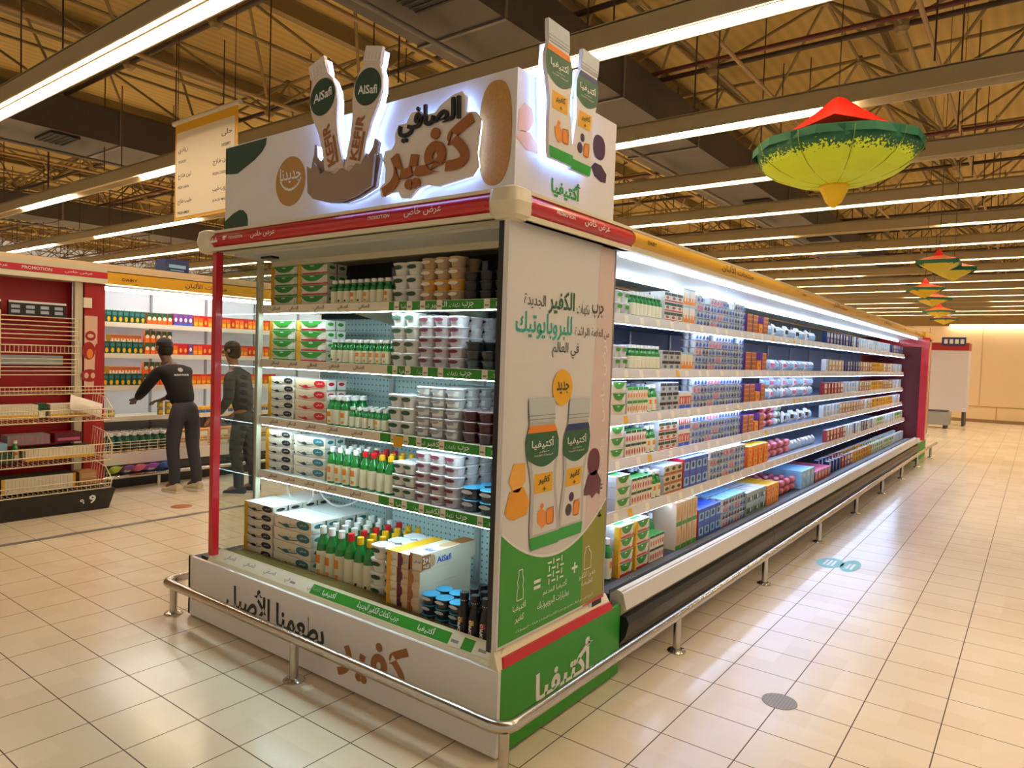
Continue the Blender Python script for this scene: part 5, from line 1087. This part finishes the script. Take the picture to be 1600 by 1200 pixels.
seq = [['sl_nv', 'sl_rd', 'sl_gd', 'sl_gd', 'sl_gn', 'sl_gn', 'sl_gn', 'sl_wh', 'sl_wh'][i * 9 // 34] for i in range(34)]
gb(seq, 'mixed-colour cheese packet', 'cheese packet', wn, 8.35, 13.8, z, 34, 1, 2, .14, .12, x=X0, jit=.12)

# ================================================================== FAR END CABINETS
t = thing('far_end_cooler', 'distant red-framed end cooler with green and white poster', 'cooler', (-2.5, 14.5, 0))
MB().box(-3.9, -1.62, 13.95, 15.1, .0, .38, green).build('base', t)
b = MB().box(-3.9, -1.64, 14.0, 15.05, .38, 2.16, mat('deep_red_casing', '5A0C0C', .5)); b.build('casing', t)
b = MB().box(-1.63, -1.52, 13.91, 14.06, .38, 2.16, red); b.box(-1.64, -1.60, 14.9, 15.05, .38, 2.16, red); b.box(-2.3, -1.52, 13.97, 14.06, 2.0, 2.16, red); b.build('red_frame', t)
b = MB().box(-1.639, -1.60, 14.07, 14.89, .40, 2.12, mat('poster_far', 'DCDCCF', .4)); sf = side(-1.60)
b.poly(sf, [(14.08, .41), (14.88, .41), (14.88, 1.25), (14.08, 1.18)], .0005, .001, mat('pale_green_print', '9CBF9A', .4)); b.poly(sf, ell(14.48, .78, .26, .13, 20), .002, .003, mat('lime_print', 'C7D422', .4)); b.poly(sf, ell(14.48, 1.85, .3, .2, 20), .002, .003, greenk); b.poly(sf, ell(14.48, 1.85, .14, .13, 20), .003, .004, mat('avocado_yellow', 'D9C84A', .4)); b.build('poster_panel', t)
b = MB().box(-3.95, -1.58, 13.905, 15.1, 2.16, 2.26, yellow); b.build('canopy', t)
MB().box(-1.62, -1.58, 13.9, 15.15, .34, .42, cream).build('front_ledge', t)
t = thing('white_cabinet', 'tall plain white cabinet front near the back wall', 'cabinet', (-2.0, 24.5, 0))
MB().box(-3.0, -1.62, 24.0, 24.9, .42, 2.2, mat('cabinet_white', 'D9D5DC', .4)).build('body', t)
MB().box(-3.0, -1.62, 23.97, 24.9, 2.2, 2.42, dkred).build('red_header', t)
b = MB().box(-2.3, -1.70, 23.93, 23.965, 2.34, 2.58, navy)
for k in range(4): b.box(-2.24 + k * .135, -2.15 + k * .135, 23.92, 23.93, 2.39, 2.52, capw)
b.build('blue_sign', t)
for x in (-2.9, -1.72): MB().box(x, x + .06, 24.05, 24.8, 0, .42, dgrey).build('leg', t)
tag(MB().box(-2.6, -1.9, 22.5, 23.2, .10, .46, mgrey).box(-2.55, -1.95, 22.55, 23.15, .46, .49, dgrey).tube((-2.5, 22.6, .0), (-2.5, 22.6, .1), .04, black).tube((-2.0, 22.6, .0), (-2.0, 22.6, .1), .04, black).tube((-2.5, 23.1, .0), (-2.5, 23.1, .1), .04, black).tube((-2.0, 23.1, .0), (-2.0, 23.1, .1), .04, black).build('flat_trolley'), 'low grey trolley standing before the white cabinet', 'trolley')

# ================================================================== JUICE AND DAIRY WALL ON THE LEFT
JX = -8.2
t = thing('juice_wall_case', 'open white dairy and juice wall case with yellow fascia', 'refrigerated case', (-8.3, 4.6, 0)); ya, yb = 3.22, 7.2
MB().box(-8.66, -8.62, ya, yb, .2, 2.3, mat('wallcase_white', 'DADDE2', .5)).build('back_panel', t)
b = MB()
for y in (3.42, 4.12, 4.82, 5.52, 6.22, 6.92): b.box(-8.62, -8.60, y - .012, y + .012, .4, 2.2, mgrey)
b.build('uprights', t)
MB().box(-8.66, -7.98, ya, yb, 2.24, 2.36, creamd).build('canopy', t)
b = MB(); b.box(-8.0, -7.97, ya, yb, 2.235, 2.36, yellow); sf = side(-7.968); b.text(sf, 'DAIRY', 3.50, 3.66, 2.28, 2.31, 0, blacks, .02); b.text(sf, 'منتجات الألبان', 4.20, 4.72, 2.265, 2.34, 0, blacks, .01); b.text(sf, 'DAIRY', 5.6, 5.8, 2.28, 2.31, 0, blacks, .02); tag(b.build('fascia', t), 'yellow fascia lettered in black')
MB().tube((-8.05, ya + .05, 2.19), (-8.05, yb - .05, 2.19), .018, M_LED_D, 8).build('light_tube', t)
JZ = [1.836, 1.49, 1.13, .78]
for i, z in enumerate(JZ):
    s_ = MB().box(-8.6, JX, ya, yb, z - .03, z, creamwall if 0 else mat('shelf_cream', 'E6DFCC', .4)).build('shelf', t)
    MB().box(JX, JX + .012, ya, yb, z - .05, z + .004, MATS['shelf_cream']).build('price_rail', s_)
    if i in (0, 1, 2): MB().box(-8.26, -8.235, ya + .05, yb - .05, z - .038, z - .0305, led('juice_shelf_led%d' % i, (.93, .96, 1.0), 9)).build('shelf_light', s_)
b = MB().box(-8.6, -8.02, ya, yb, .18, .36, dgrey); b.box(-8.05, -8.0, ya, yb, .27, .40, mat('lip_white', 'DCD7CE', .4)); b.box(-8.6, -8.1, ya, yb, 0, .18, black); b.build('base', t)
b = MB()
for z in (.42, .455, .49, .52): b.tube((-8.0, ya, z), (-8.0, yb, z), .004, wirem, 6)
y = ya
while y < yb: b.tube((-8.0, y, .40), (-8.0, y, .52), .003, wirem, 5); y += .10
b.build('wire_fence', t)
tg = thing('low_guard_rail', 'low steel bumper rail in front of the juice wall case', 'guard rail', (-7.93, 4.5, 0))
MB().tube((-7.93, 3.22, .15), (-7.93, 7.2, .15), .022, chrome, 10).build('rail_tube', tg)
for y in (3.9, 5.4, 6.9): MB().tube((-7.93, y, 0), (-7.93, y, .13), .02, chrome, 10).build('post', tg)
struct('wall_left', MB().box(-8.95, -8.70, -2, 12, 0, 2.44, creamwall))
struct('trim_22', MB().box(-8.70, -8.02, .6, 8.0, 2.375, 2.45, mat('soffit_cream', 'E5C9A4', .6)))
t = tag(MB().box(-8.32, -8.08, 4.02, 4.30, 2.451, 2.60, navy).box(-8.079, -8.076, 4.06, 4.26, 2.50, 2.54, lblue).box(-8.079, -8.076, 4.08, 4.24, 2.47, 2.48, lblue).build('blue_carton'), 'dark blue carton standing on top of the juice wall', 'box')
def jb(kinds, desc, cat, wn, y0, y1, z, n, nl, nd, h, dep, lev=None, x=JX - .01, jit=.04, s=1.0):
    block(kinds, desc, cat, 'juice wall ' + wn, (x, y0, z), GK, GW, PI / 2, n, nl, nd, (y1 - y0) / n, h, dep, '%ss on the juice wall %s' % (cat, wn), lev, frm='left', jit=jit, s=s)
jb('j_g', 'dark green capped juice carton', 'carton', 'top shelf', 3.38, 3.87, JZ[0], 8, 1, 2, .115, .07)
jb('j_o', 'green and orange juice carton', 'carton', 'top shelf', 3.88, 4.18, JZ[0], 5, 1, 2, .115, .07)
jb('j_p', 'purple and red juice carton', 'carton', 'top shelf', 4.19, 4.43, JZ[0], 4, 1, 2, .115, .07, s=1.05)
jb(['j_b', 'j_b', 'j_r'], 'orange juice carton', 'carton', 'top shelf', 4.44, 5.6, JZ[0], 19, 1, 1, .115, .07)
jb('j_g', 'dark green capped juice carton', 'carton', 'second shelf', 3.36, 3.85, JZ[1], 8, 1, 1, .115, .07)
jb('j_o', 'green and orange juice carton', 'carton', 'second shelf', 3.86, 4.18, JZ[1], 5, 2, 1, .1355, .07)
jb('j_s', 'small orange box laid edge-on', 'box', 'second shelf raised row', 3.55, 3.86, JZ[1] + .117, 10, 1, 1, .09, .1, x=JX - .085, jit=.0) if 0 else None
jb(['j_b', 'j_r', 'j_r', 'j_p', 'j_b'], 'orange, red or purple juice carton', 'carton', 'second shelf', 4.19, 5.6, JZ[1], 23, 1, 1, .115, .07)
jb('j_s', 'small orange box behind the green cartons', 'box', 'second shelf', 3.52, 3.85, JZ[1], 10, 2, 1, .1065, .1, x=JX - .085, jit=.0, s=1.2)
jb('j_g', 'dark green capped juice carton', 'carton', 'third shelf', 3.35, 3.84, JZ[2], 8, 1, 1, .115, .07)
jb('j_o', 'green and orange juice carton', 'carton', 'third shelf', 3.85, 4.17, JZ[2], 5, 2, 1, .1355, .07)
jb('j_s', 'small orange box behind the green cartons', 'box', 'third shelf', 3.50, 3.84, JZ[2], 10, 2, 1, .1065, .1, x=JX - .085, jit=.0, s=1.2)
jb('j_b', 'orange and red juice carton', 'carton', 'third shelf', 4.18, 5.6, JZ[2], 23, 1, 1, .115, .07, s=.95)
jb('jar', 'red-lidded green pickle jar', 'jar', 'fourth shelf', 4.02, 4.20, JZ[3], 2, 2, 1, .08, .08)
jb('sb', 'small yellow and blue food box', 'box', 'fourth shelf', 4.40, 4.75, JZ[3], 5, 1, 2, .08, .08)
jb('sb', 'small yellow and blue food box', 'box', 'fourth shelf right end', 4.9, 5.6, JZ[3], 9, 1, 1, .08, .08)
jb('jar', 'red-lidded green pickle jar', 'jar', 'fourth shelf left end', 3.40, 3.56, JZ[3], 2, 1, 1, .08, .08)
for i in range(3):
    pass
jb('j_B', 'dark green juice bottle', 'bottle', 'bottom deck', 3.32, 4.14, .3605, 10, 1, 4, .22, .085, x=-8.03, s=1.15)
jb('j_y', 'orange-topped milk carton pack', 'carton pack', 'bottom deck', 4.16, 5.5, .3605, 10, 2, 1, .1205, .15, x=-8.04, jit=.02)
# snack bags lying on the low ledge
for i, (y, m1, lab) in enumerate([(3.42, mat('lime_bag', 'A9C23A', .4), 'green snack bag'), (3.56, purple, 'first purple snack bag'), (3.68, pink, 'pink snack bag'), (3.82, mat('violet_bag', 'A04CC0', .4), 'violet snack bag'), (3.96, blue, 'blue snack bag')]):
    sp = k_bag('snack_bag', .13, .06, .15, m1, lidw if i % 2 else m1); o = inst(sp, (-7.99, y, .19), PI / 2, lab + ' tucked between the juice wall base and its rail', 'snack bag', 'snack bags at the foot of the juice wall'); o.rotation_euler = (0, -1.2, PI / 2 + .0); o.rotation_euler = (1.0, 0, PI / 2)

# ================================================================== RED PROMOTION RACK
t = thing('promotion_rack', 'red promotion rack with cream wire baskets and black base', 'display rack', (-7.6, 2.2, 0)); ra, rb = .7, 3.19
b = MB().box(-7.86, -7.84, ra, 2.96, .2, 2.2, redd); b.build('back_panel', t)
b = MB().box(-7.72, -7.66, 2.92, 2.99, .2, 2.2, creamd); b.box(-7.70, -7.62, 2.985, 3.06, 1.95, 2.05, paper); b.build('post', t)
b = MB().box(-7.86, -7.64, 3.0, 3.19, .15, 2.2, redd); sf = side(-7.64)
pe = mat('panel_peach_pale', 'E0B9A0', .5)
b.poly(sf, [(3.0, 1.15), (3.09, 1.15), (3.10, 1.5), (3.12, 1.6), (3.12, 1.87), (3.0, 1.87)], .0005, .001, pe)
for (cy, cz, ry, rz) in ((3.055, 1.67, .05, .05), (3.04, 1.52, .06, .09), (3.13, 1.55, .035, .05), (3.05, 1.27, .08, .065)): b.poly(sf, ell(cy, cz, ry, rz, 18), .002, .003, dkred)
for (cy, cz, ry, rz, m_) in ((3.055, 1.67, .03, .02, pe), (3.05, 1.49, .03, .05, orange), (3.02, 1.27, .02, .03, pe), (3.08, 1.27, .02, .03, pe), (3.13, 1.55, .018, .03, redd)): b.poly(sf, ell(cy, cz, ry, rz, 12), .004, .005, m_)
tag(b.build('side_panel', t), 'red panel with pale fruit print')
MB().box(-8.3, -7.60, ra, rb, 2.2, 2.37, creamd).build('canopy', t)
b = MB().box(-7.60, -7.585, ra, rb, 2.255, 2.315, red); b.box(-7.60, -7.58, ra, rb, 2.20, 2.25, cream); sf = side(-7.585)
for i in range(4): b.text(sf, 'عرض خاص' if i % 2 else 'PROMOTION', 1.72 + i * .36, 1.97 + i * .36, 2.272, 2.302, .001, capw, .01)
tag(b.build('fascia', t), 'red fascia with white lettering')
b = MB()
for y0, y1 in ((1.45, 2.30), (2.36, 2.84)):
    b.box(-7.70, -7.66, y0, y1, 1.83, 1.97, vent); k = int((y1 - y0) / .12)
    b.box(-7.66, -7.655, y0, y1, 1.955, 1.975, capw)
    for i in range(k):
        for j in range(2): b.box(-7.66, -7.655, y0 + .02 + i * .12, y0 + .09 + i * .12, 1.86 + j * .045, 1.89 + j * .045, mat('vent_light', 'AEB6CC', .4))
b.build('fan_grille', t)
MB().box(-7.84, -7.78, 1.3, 2.86, 1.37, 1.46, mat('tray_bluegrey', 'A9BBC4', .4)).build('light_bar', t)
def wires(z0, z1, n, y0, y1, x, step=None):
    b = MB()
    for i in range(n):
        z = z0 + (z1 - z0) * i / (n - 1); b.tube((x, y0, z), (x, y1, z), .0055, wirem, 6)
    return b
b = wires(1.62, 1.83, 6, .8, 2.93, -7.58); b.tube((-7.58, 2.27, 1.25), (-7.58, 2.27, 1.88), .007, wirem, 6); b.tube((-7.58, 2.93, 1.62), (-7.58, 2.93, 1.83), .006, wirem, 6); b.build('wire_shelf', t)
b = wires(1.28, 1.43, 5, .8, 2.92, -7.58); b.tube((-7.58, 2.92, 1.27), (-7.58, 2.92, 1.43), .006, wirem, 6); b.build('wire_shelf', t)
b = MB(); b.tube((-7.56, .8, 1.56), (-7.56, 2.92, 1.56), .006, wirem, 6); b.tube((-7.56, .8, 1.49), (-7.56, 2.92, 1.49), .006, wirem, 6)
y = .8
while y < 2.92: b.tube((-7.56, y, 1.49), (-7.56, y, 1.56), .0035, wirem, 5); y += .035
b.build('wire_shelf', t)
def basket(z0, z1, xf, xb, y0, y1, lift=.10):
    b = MB(); top = z1
    for (x, z) in ((xf, z0), (xf + .02, z1), (xf + .01, (z0 + z1) / 2)): b.tube((x, y0, z), (x, y1, z), .006, wirem, 6)
    y = y0
    while y <= y1: b.tube((xf, y, z0), (xf + .02, y, z1), .0025, wirem, 4, caps=False); b.tube((xf, y, z0), (xb, y, z0 + .02), .0025, wirem, 4, caps=False); y += .04
    # end panel at y1, higher at the back
    for k in range(9):
        f = k / 8; x = xf + (xb - xf) * f; b.tube((x, y1, z0 + .02 * f), (x, y1 + .02, z1 + lift * min(1, f * 1.6)), .003, wirem, 4, caps=False)
    b.path([(xf + .02, y1, z1), (xf + .35 * (xb - xf), y1 + .02, z1 + lift * .7), (xb, y1 + .02, z1 + lift)], .006, wirem, 6); b.tube((xf, y1, z0), (xb, y1, z0 + .02), .006, wirem, 6)
    b.tube((xf, y1, z0), (xf + .02, y1, z1), .006, wirem, 6)
    return b
MB_ = wires(1.10, 1.17, 3, .8, 3.12, -7.45)
y = .8
while y < 3.12: MB_.tube((-7.45, y, 1.10), (-7.45, y, 1.17), .0028, wirem, 4); MB_.tube((-7.45, y, 1.10), (-7.8, y, 1.10), .0028, wirem, 4); y += .035
MB_.build('wire_basket', t)
for z0, z1 in ((.86, .97), (.47, .63), (.20, .29)): basket(z0, z1, -7.17, -7.62, .8, 3.06, .13).build('wire_basket', t)
b = MB().hexa([(-7.84, .7, 0), (-7.16, .7, 0), (-7.16, 3.04, 0), (-7.84, 3.06, 0)], [(-7.84, .7, .19), (-7.15, .7, .19), (-7.15, 3.10, .19), (-7.84, 3.12, .19)], black); sf = side(-7.152)
b.text(sf, '9', 2.86, 2.92, .07, .15, .004, capw, .03); b.text(sf, '٩', 2.78, 2.82, .075, .12, .004, capw, .03)
b.build('black_base', t)
def rb_(sp, loc, rz, lab, cat, s=1.0): return inst(sp, loc, rz, lab, cat, None, s)
bagw = mat('white_film_bag', 'E6DACB', .4)
gbot = k_box('tall_carton', .07, .08, .14, juiceg, juiceg, juiceg, [('r', packw, -.35, .1, .35, .45)], None)
for i, y in enumerate((1.56, 2.08, 2.53)):
    rb_(gbot, (-7.38, y, .885), PI / 2, ['left', 'middle', 'right'][i] + ' green carton in the upper wire basket', 'carton')
wbox = lambda L: k_box('shelf_ready_box', L, .16, .13, packw, packw, packw, [('r', ylabel, -.5, .02, .5, .3)] + [('r', lbrown, -.48 + .06 * k, .35, -.475 + .06 * k, .95) for k in range(17)], None)
for i, (y, L) in enumerate(((1.81, .38), (2.30, .38), (2.76, .34))): rb_(wbox(L), (-7.40, y, .885), PI / 2, ['left', 'middle', 'right'][i] + ' cream shelf-ready box in the upper wire basket', 'box')
o = rb_(k_bag('film_bag', .30, .08, .16, bagw, packw), (-7.24, 2.86, .93), PI / 2, 'white film bag hanging over the upper basket edge', 'bag'); o.rotation_euler = (-.6, .35, PI / 2)
rb_(k_box('flat_blue_box', .62, .22, .07, lblue, lblue, mat('pale_blue', 'B7CDE6', .4), [], None), (-7.46, 1.95, .60), PI / 2, 'pale blue flat box lying on the dark tray', 'box')
rb_(k_box('dark_tray', .66, .28, .10, greenk, greenk, dgrey, [], None), (-7.44, 1.97, .4985), PI / 2, 'dark green tray in the middle wire basket', 'tray')
rb_(k_box('cream_box', .58, .22, .11, packw, packw, greenk, [('r', ylabel, -.5, .02, .5, .25)] + [('r', lbrown, -.48 + .05 * k, .3, -.475 + .05 * k, .95) for k in range(20)], None), (-7.42, 2.68, .4985), PI / 2, 'cream and green box at the right of the middle basket', 'box')
rb_(k_box('red_box', .24, .18, .09, maroon, redd, redd, [('r', pink, -.4, .2, .4, .5)], None), (-7.50, 2.78, .64), PI / 2, 'dark red box under the white film bag', 'box')
rb_(k_box('striped_box', .34, .18, .09, mgrey, mgrey, cupg, [('r', pink, -.42 + .12 * k, .1, -.38 + .12 * k, .9) for k in range(8)], None), (-7.50, 2.45, .64), PI / 2, 'grey striped box left of the dark red one', 'box')
rb_(P_['Lw'], (-7.40, 2.335, .4985), PI / 2, 'small white-capped bottle between tray and cream box', 'bottle', .9)
rb_(k_box('yellow_cream_box', .60, .24, .13, packw, navy, greenk, [('r', ylabel, -.5, .0, -.46, 1), ('r', ylabel, .46, 0, .5, 1)] + [('r', lbrown, -.42 + .05 * k, .15, -.415 + .05 * k, .85) for k in range(17)], None), (-7.42, 2.50, .2255), PI / 2, 'yellow-edged cream box in the lowest wire basket', 'box')
rb_(k_box('grey_box', .62, .24, .10, dgrey, mgrey, mgrey, [('r', cupg, -.4, .5, .4, .8)], None), (-7.42, 1.80, .2255), PI / 2, 'grey box at the left of the lowest basket', 'box')
rb_(k_box('kraft_box', .16, .2, .12, kraft, kraft, kraft, [('r', lbrown, -.4, .5, .4, .9)], None), (-7.44, 2.93, .2255), PI / 2, 'small kraft box at the right end of the lowest basket', 'box')

# ================================================================== PEOPLE
def skinned(name, nodes, edges, m, par=None, sub=2, root=0):
    me = bpy.data.meshes.new(name); me.from_pydata([n[:3] for n in nodes], edges, []); me.materials.append(m)
    o = bpy.data.objects.new(name, me); COL.objects.link(o)
    if par: o.parent = par
    bm = bmesh.new(); bm.from_mesh(me); ly = bm.verts.layers.skin.verify(); bm.verts.ensure_lookup_table()
    for i, n in enumerate(nodes):
        r = n[3] if len(n) == 4 else None
        bm.verts[i][ly].radius = (n[3], n[4] if len(n) > 4 else n[3]); bm.verts[i][ly].use_root = (i == root)
    bm.to_mesh(me); bm.free()
    md = o.modifiers.new('skin', 'SKIN'); md.use_smooth_shade = True; md.use_x_symmetry = False; md.branch_smoothing = .6
    s2 = o.modifiers.new('sub', 'SUBSURF'); s2.levels = sub; s2.render_levels = sub
    dg = bpy.context.evaluated_depsgraph_get(); em = bpy.data.meshes.new_from_object(o.evaluated_get(dg)); o.modifiers.clear(); o.data = em
    for p in em.polygons: p.use_smooth = True
    if not em.materials: em.materials.append(m)
    return o
def person(loc, rz, label, lean, skinm, top, bot, hairm, shoem, arms, k=1.0, printm=None):
    """local frame: faces -Y; lean = forward shift of shoulders"""
    ry = lean
    HIP = (0, .05, .93); SH = (0, -.02 - ry, 1.38 - ry * .35); NK = (0, -.05 - ry * 1.1, 1.46 - ry * .42); HD = (0, -.09 - ry * 1.28, 1.60 - ry * .55)
    t = bpy.data.objects.new('person', None); COL.objects.link(t)
    # body: one continuous skin-coloured figure under the clothes
    N = [(HIP[0], HIP[1], HIP[2], .105, .09), (0, .03 - ry * .35, 1.12, .10, .08), (SH[0], SH[1], SH[2] - .06, .12, .09), (NK[0], NK[1], NK[2] - .02, .05, .05), (HD[0], HD[1] + .01, HD[2] - .05, .062, .07), (HD[0], HD[1] + .012, HD[2] + .03, .075, .092), (HD[0], HD[1] + .018, HD[2] + .09, .055, .07)]
    E = [(0, 1), (1, 2), (2, 3), (3, 4), (4, 5), (5, 6)]
    legs = [((.09, .04, .86), (.10, .0, .48), (.105, .05, .10)), ((-.09, .06, .86), (-.10, .05, .48), (-.10, .12, .10))]
    for L in legs:
        i = len(N); N += [(*L[0], .075), (*L[1], .052), (*L[2], .038), (L[2][0], L[2][1] - .13, .04, .035)]; E += [(0, i), (i, i + 1), (i + 1, i + 2), (i + 2, i + 3)]
    for A in arms:
        i = len(N); N += [(*A[0], .055), (*A[1], .042), (*A[2], .03), (A[3][0], A[3][1], A[3][2], .038, .022)]; E += [(2, i), (i, i + 1), (i + 1, i + 2), (i + 2, i + 3)]
        d = (Vector(A[3]) - Vector(A[2])).normalized(); sd_ = d.cross(Vector((0, 0, 1))).normalized()
        for q, (off, ln) in enumerate(((-.024, .062), (-.008, .074), (.008, .070), (.024, .056))):
            p1 = Vector(A[3]) + sd_ * off + d * .03; p2 = p1 + d * ln * .5 + Vector((0, 0, -.008)); p3 = p2 + d * ln * .45 + Vector((0, 0, -.022))
            j = len(N); N += [(*p1, .0095), (*p2, .009), (*p3, .008)]; E += [(i + 3, j), (j, j + 1), (j + 1, j + 2)]
        p1 = Vector(A[2]) + sd_ * -.03 + d * .035; p2 = p1 + d * .035 + sd_ * -.018; p3 = p2 + d * .03
        j = len(N); N += [(*p1, .012), (*p2, .0105), (*p3, .009)]; E += [(i + 2, j), (j, j + 1), (j + 1, j + 2)]
    body = skinned('body', N, E, skinm, t)
    hx, hy, hz = HD
    b = MB()
    for s_ in (-1, 1):
        b.lathe([(.001, -.02, skinm), (.014, -.014, skinm), (.018, 0, skinm), (.013, .018, skinm), (.001, .024, skinm)], (hx + s_ * .078, hy + .02, hz + .01), 8)
    b.build('ears', keep=False).parent = t
    fc = MB(); eye = mat('eye_dark', '120C0A', .3); ew = mat('eye_white', 'DAD2C8', .4); lip = mat('lip_tone', '6A3A34', .6)
    for s_ in (-1, 1): fc.lathe([(.001, -.008, ew), (.011, -.004, ew), (.011, .004, ew), (.001, .008, ew)], (hx + s_ * .03, hy - .074, hz + .02), 8); fc.lathe([(.001, -.005, eye), (.006, 0, eye), (.001, .005, eye)], (hx + s_ * .03, hy - .084, hz + .02), 8)
    fc.hexa([(hx - .015, hy - .105, hz - .022), (hx + .015, hy - .105, hz - .022), (hx + .012, hy - .07, hz - .026), (hx - .012, hy - .07, hz - .026)], [(hx - .005, hy - .085, hz + .025), (hx + .005, hy - .085, hz + .025), (hx + .005, hy - .07, hz + .03), (hx - .005, hy - .07, hz + .03)], skinm)
    fc.box(hx - .022, hx + .022, hy - .082, hy - .07, hz - .052, hz - .044, lip)
    f_ = fc.build('face'); f_.parent = t
    hb = MB(); pr = [(.078, .005), (.086, .03), (.083, .07), (.066, .10), (.038, .12), (.002, .126)]
    hb.lathe([(r_, z_, hairm) for r_, z_ in pr], (hx, hy + .022, hz + .0), 16, 1, .92, 1.08); hb.lathe([(.05, -.075, hairm), (.072, -.05, hairm), (.080, -.01, hairm), (.080, .02, hairm)], (hx, hy + .042, hz), 14, 1, .95, .95)
    o = hb.build('hair'); o.parent = t
    # sweater
    S = [(0, HIP[1] - .005, HIP[2] - .07, .168, .138), (0, .03 - ry * .35, 1.12, .155, .12), (0, SH[1] + .01, SH[2] - .08, .165, .115), (0, SH[1] - .01, SH[2], .12, .09), (NK[0], NK[1], NK[2] - .03, .062, .062)]
    Es = [(0, 1), (1, 2), (2, 3), (3, 4)]
    for A in arms:
        sx = 1 if A[0][0] > 0 else -1
        i = len(S); S += [(*A[0], .074), (*A[1], .058), (*(Vector(A[1]).lerp(Vector(A[2]), .9)), .042)]; Es += [(2, i), (i, i + 1), (i + 1, i + 2)]
    skinned('sweater', S, Es, top, t, root=0)
    T = [(0, HIP[1], HIP[2] + .06, .140, .115), (0, HIP[1], HIP[2] - .06, .15, .125)]; Et = [(0, 1)]
    for L in legs: i = len(T); T += [(L[0][0], L[0][1], L[0][2] - .06, .098), (*L[1], .070), (L[2][0], L[2][1], .22, .06), (L[2][0], L[2][1], .07, .058)]; Et += [(1, i), (i, i + 1), (i + 1, i + 2), (i + 2, i + 3)]
    skinned('trousers', T, Et, bot, t, root=1)
    for L in legs:
        x, y = L[2][0], L[2][1]; sb = MB()
        prof = [(-.17, .030, .045), (-.14, .042, .058), (-.08, .047, .070), (-.02, .043, .095), (.04, .040, .11), (.075, .034, .10)]; n = 12; vs = []
        for (dy, wx, hz_) in prof:
            for q in range(n): a = 2 * PI * q / n; vs.append((x + wx * math.cos(a), y + dy, max(.018, hz_ / 2 + hz_ / 2 * math.sin(a) * 1.0)))
        sb.add(vs, [(j * n + q, j * n + (q + 1) % n, (j + 1) * n + (q + 1) % n, (j + 1) * n + q) for j in range(len(prof) - 1) for q in range(n)], shoem, True); sb.add(vs, [tuple(range(n)), tuple(range(len(vs) - 1, len(vs) - n - 1, -1))], shoem)
        sb.poly(up(0), [(x - .03, y - .175), (x + .03, y - .175), (x + .05, y - .08), (x + .043, y + .08), (x - .043, y + .08), (x - .05, y - .08)], .001, .024, mat('shoe_sole', 'E3DACB', .6))
        o = sb.build('shoe'); o.parent = t
    if printm:
        b = MB(); bx = lambda u, v, w: (-u, SH[1] + .205 + (1.2 - v) * .40 + w, v)
        [b.poly(bx, [(-.085 + q * .029, 1.222), (-.062 + q * .029, 1.222), (-.062 + q * .029, 1.24), (-.085 + q * .029, 1.24)], 0, .001, printm) for q in range(6)]; b.poly(bx, ell(0, 1.285, .03, .022, 16), 0, .001, printm); o = b.build('back_print'); o.parent = t
    t.location = loc; t.rotation_euler = (0, 0, rz); t.scale = (k, k, k); t.empty_display_size = .1
    return tag(t, label, 'person')
armsA = [((.17, -.14, 1.27), (.24, -.30, 1.05), (.17, -.50, .96), (.15, -.57, .94)), ((-.17, -.14, 1.27), (-.23, -.30, 1.04), (-.14, -.50, .94), (-.11, -.57, .92))]
person((-7.50, 3.93, 0), math.radians(-82), 'man in black sweatshirt, slate jeans and beige shoes reaching into the juice shelves', .18, skin_m, fabric_k, fabric_g, hair_m, shoe_m, armsA, 1.04, mat('back_print_white', 'B9BCC4', .6))
armsB = [((.17, -.04, 1.33), (.22, -.02, 1.07), (.20, -.16, .88), (.19, -.23, .84)), ((-.17, -.04, 1.33), (-.22, -.02, 1.07), (-.20, -.16, .88), (-.19, -.23, .84))]
person((-6.95, 4.30, 0), math.radians(-60), 'person in dark grey clothes seen through the side glass of the end cooler', .03, skin_l, fabric_d, fabric_d, mat('brown_hair', '2A1C14', .7), black, armsB, .98)

dups = sorted([(v, k) for k, v in LABELS.items() if v > 1], reverse=True)
print('THINGS', len([o for o in bpy.data.objects if o.parent is None and 'label' in o]), 'DUP', len(dups), dups[:8], 'LONG', [k for k in LABELS if len(k.split()) > 16][:8])
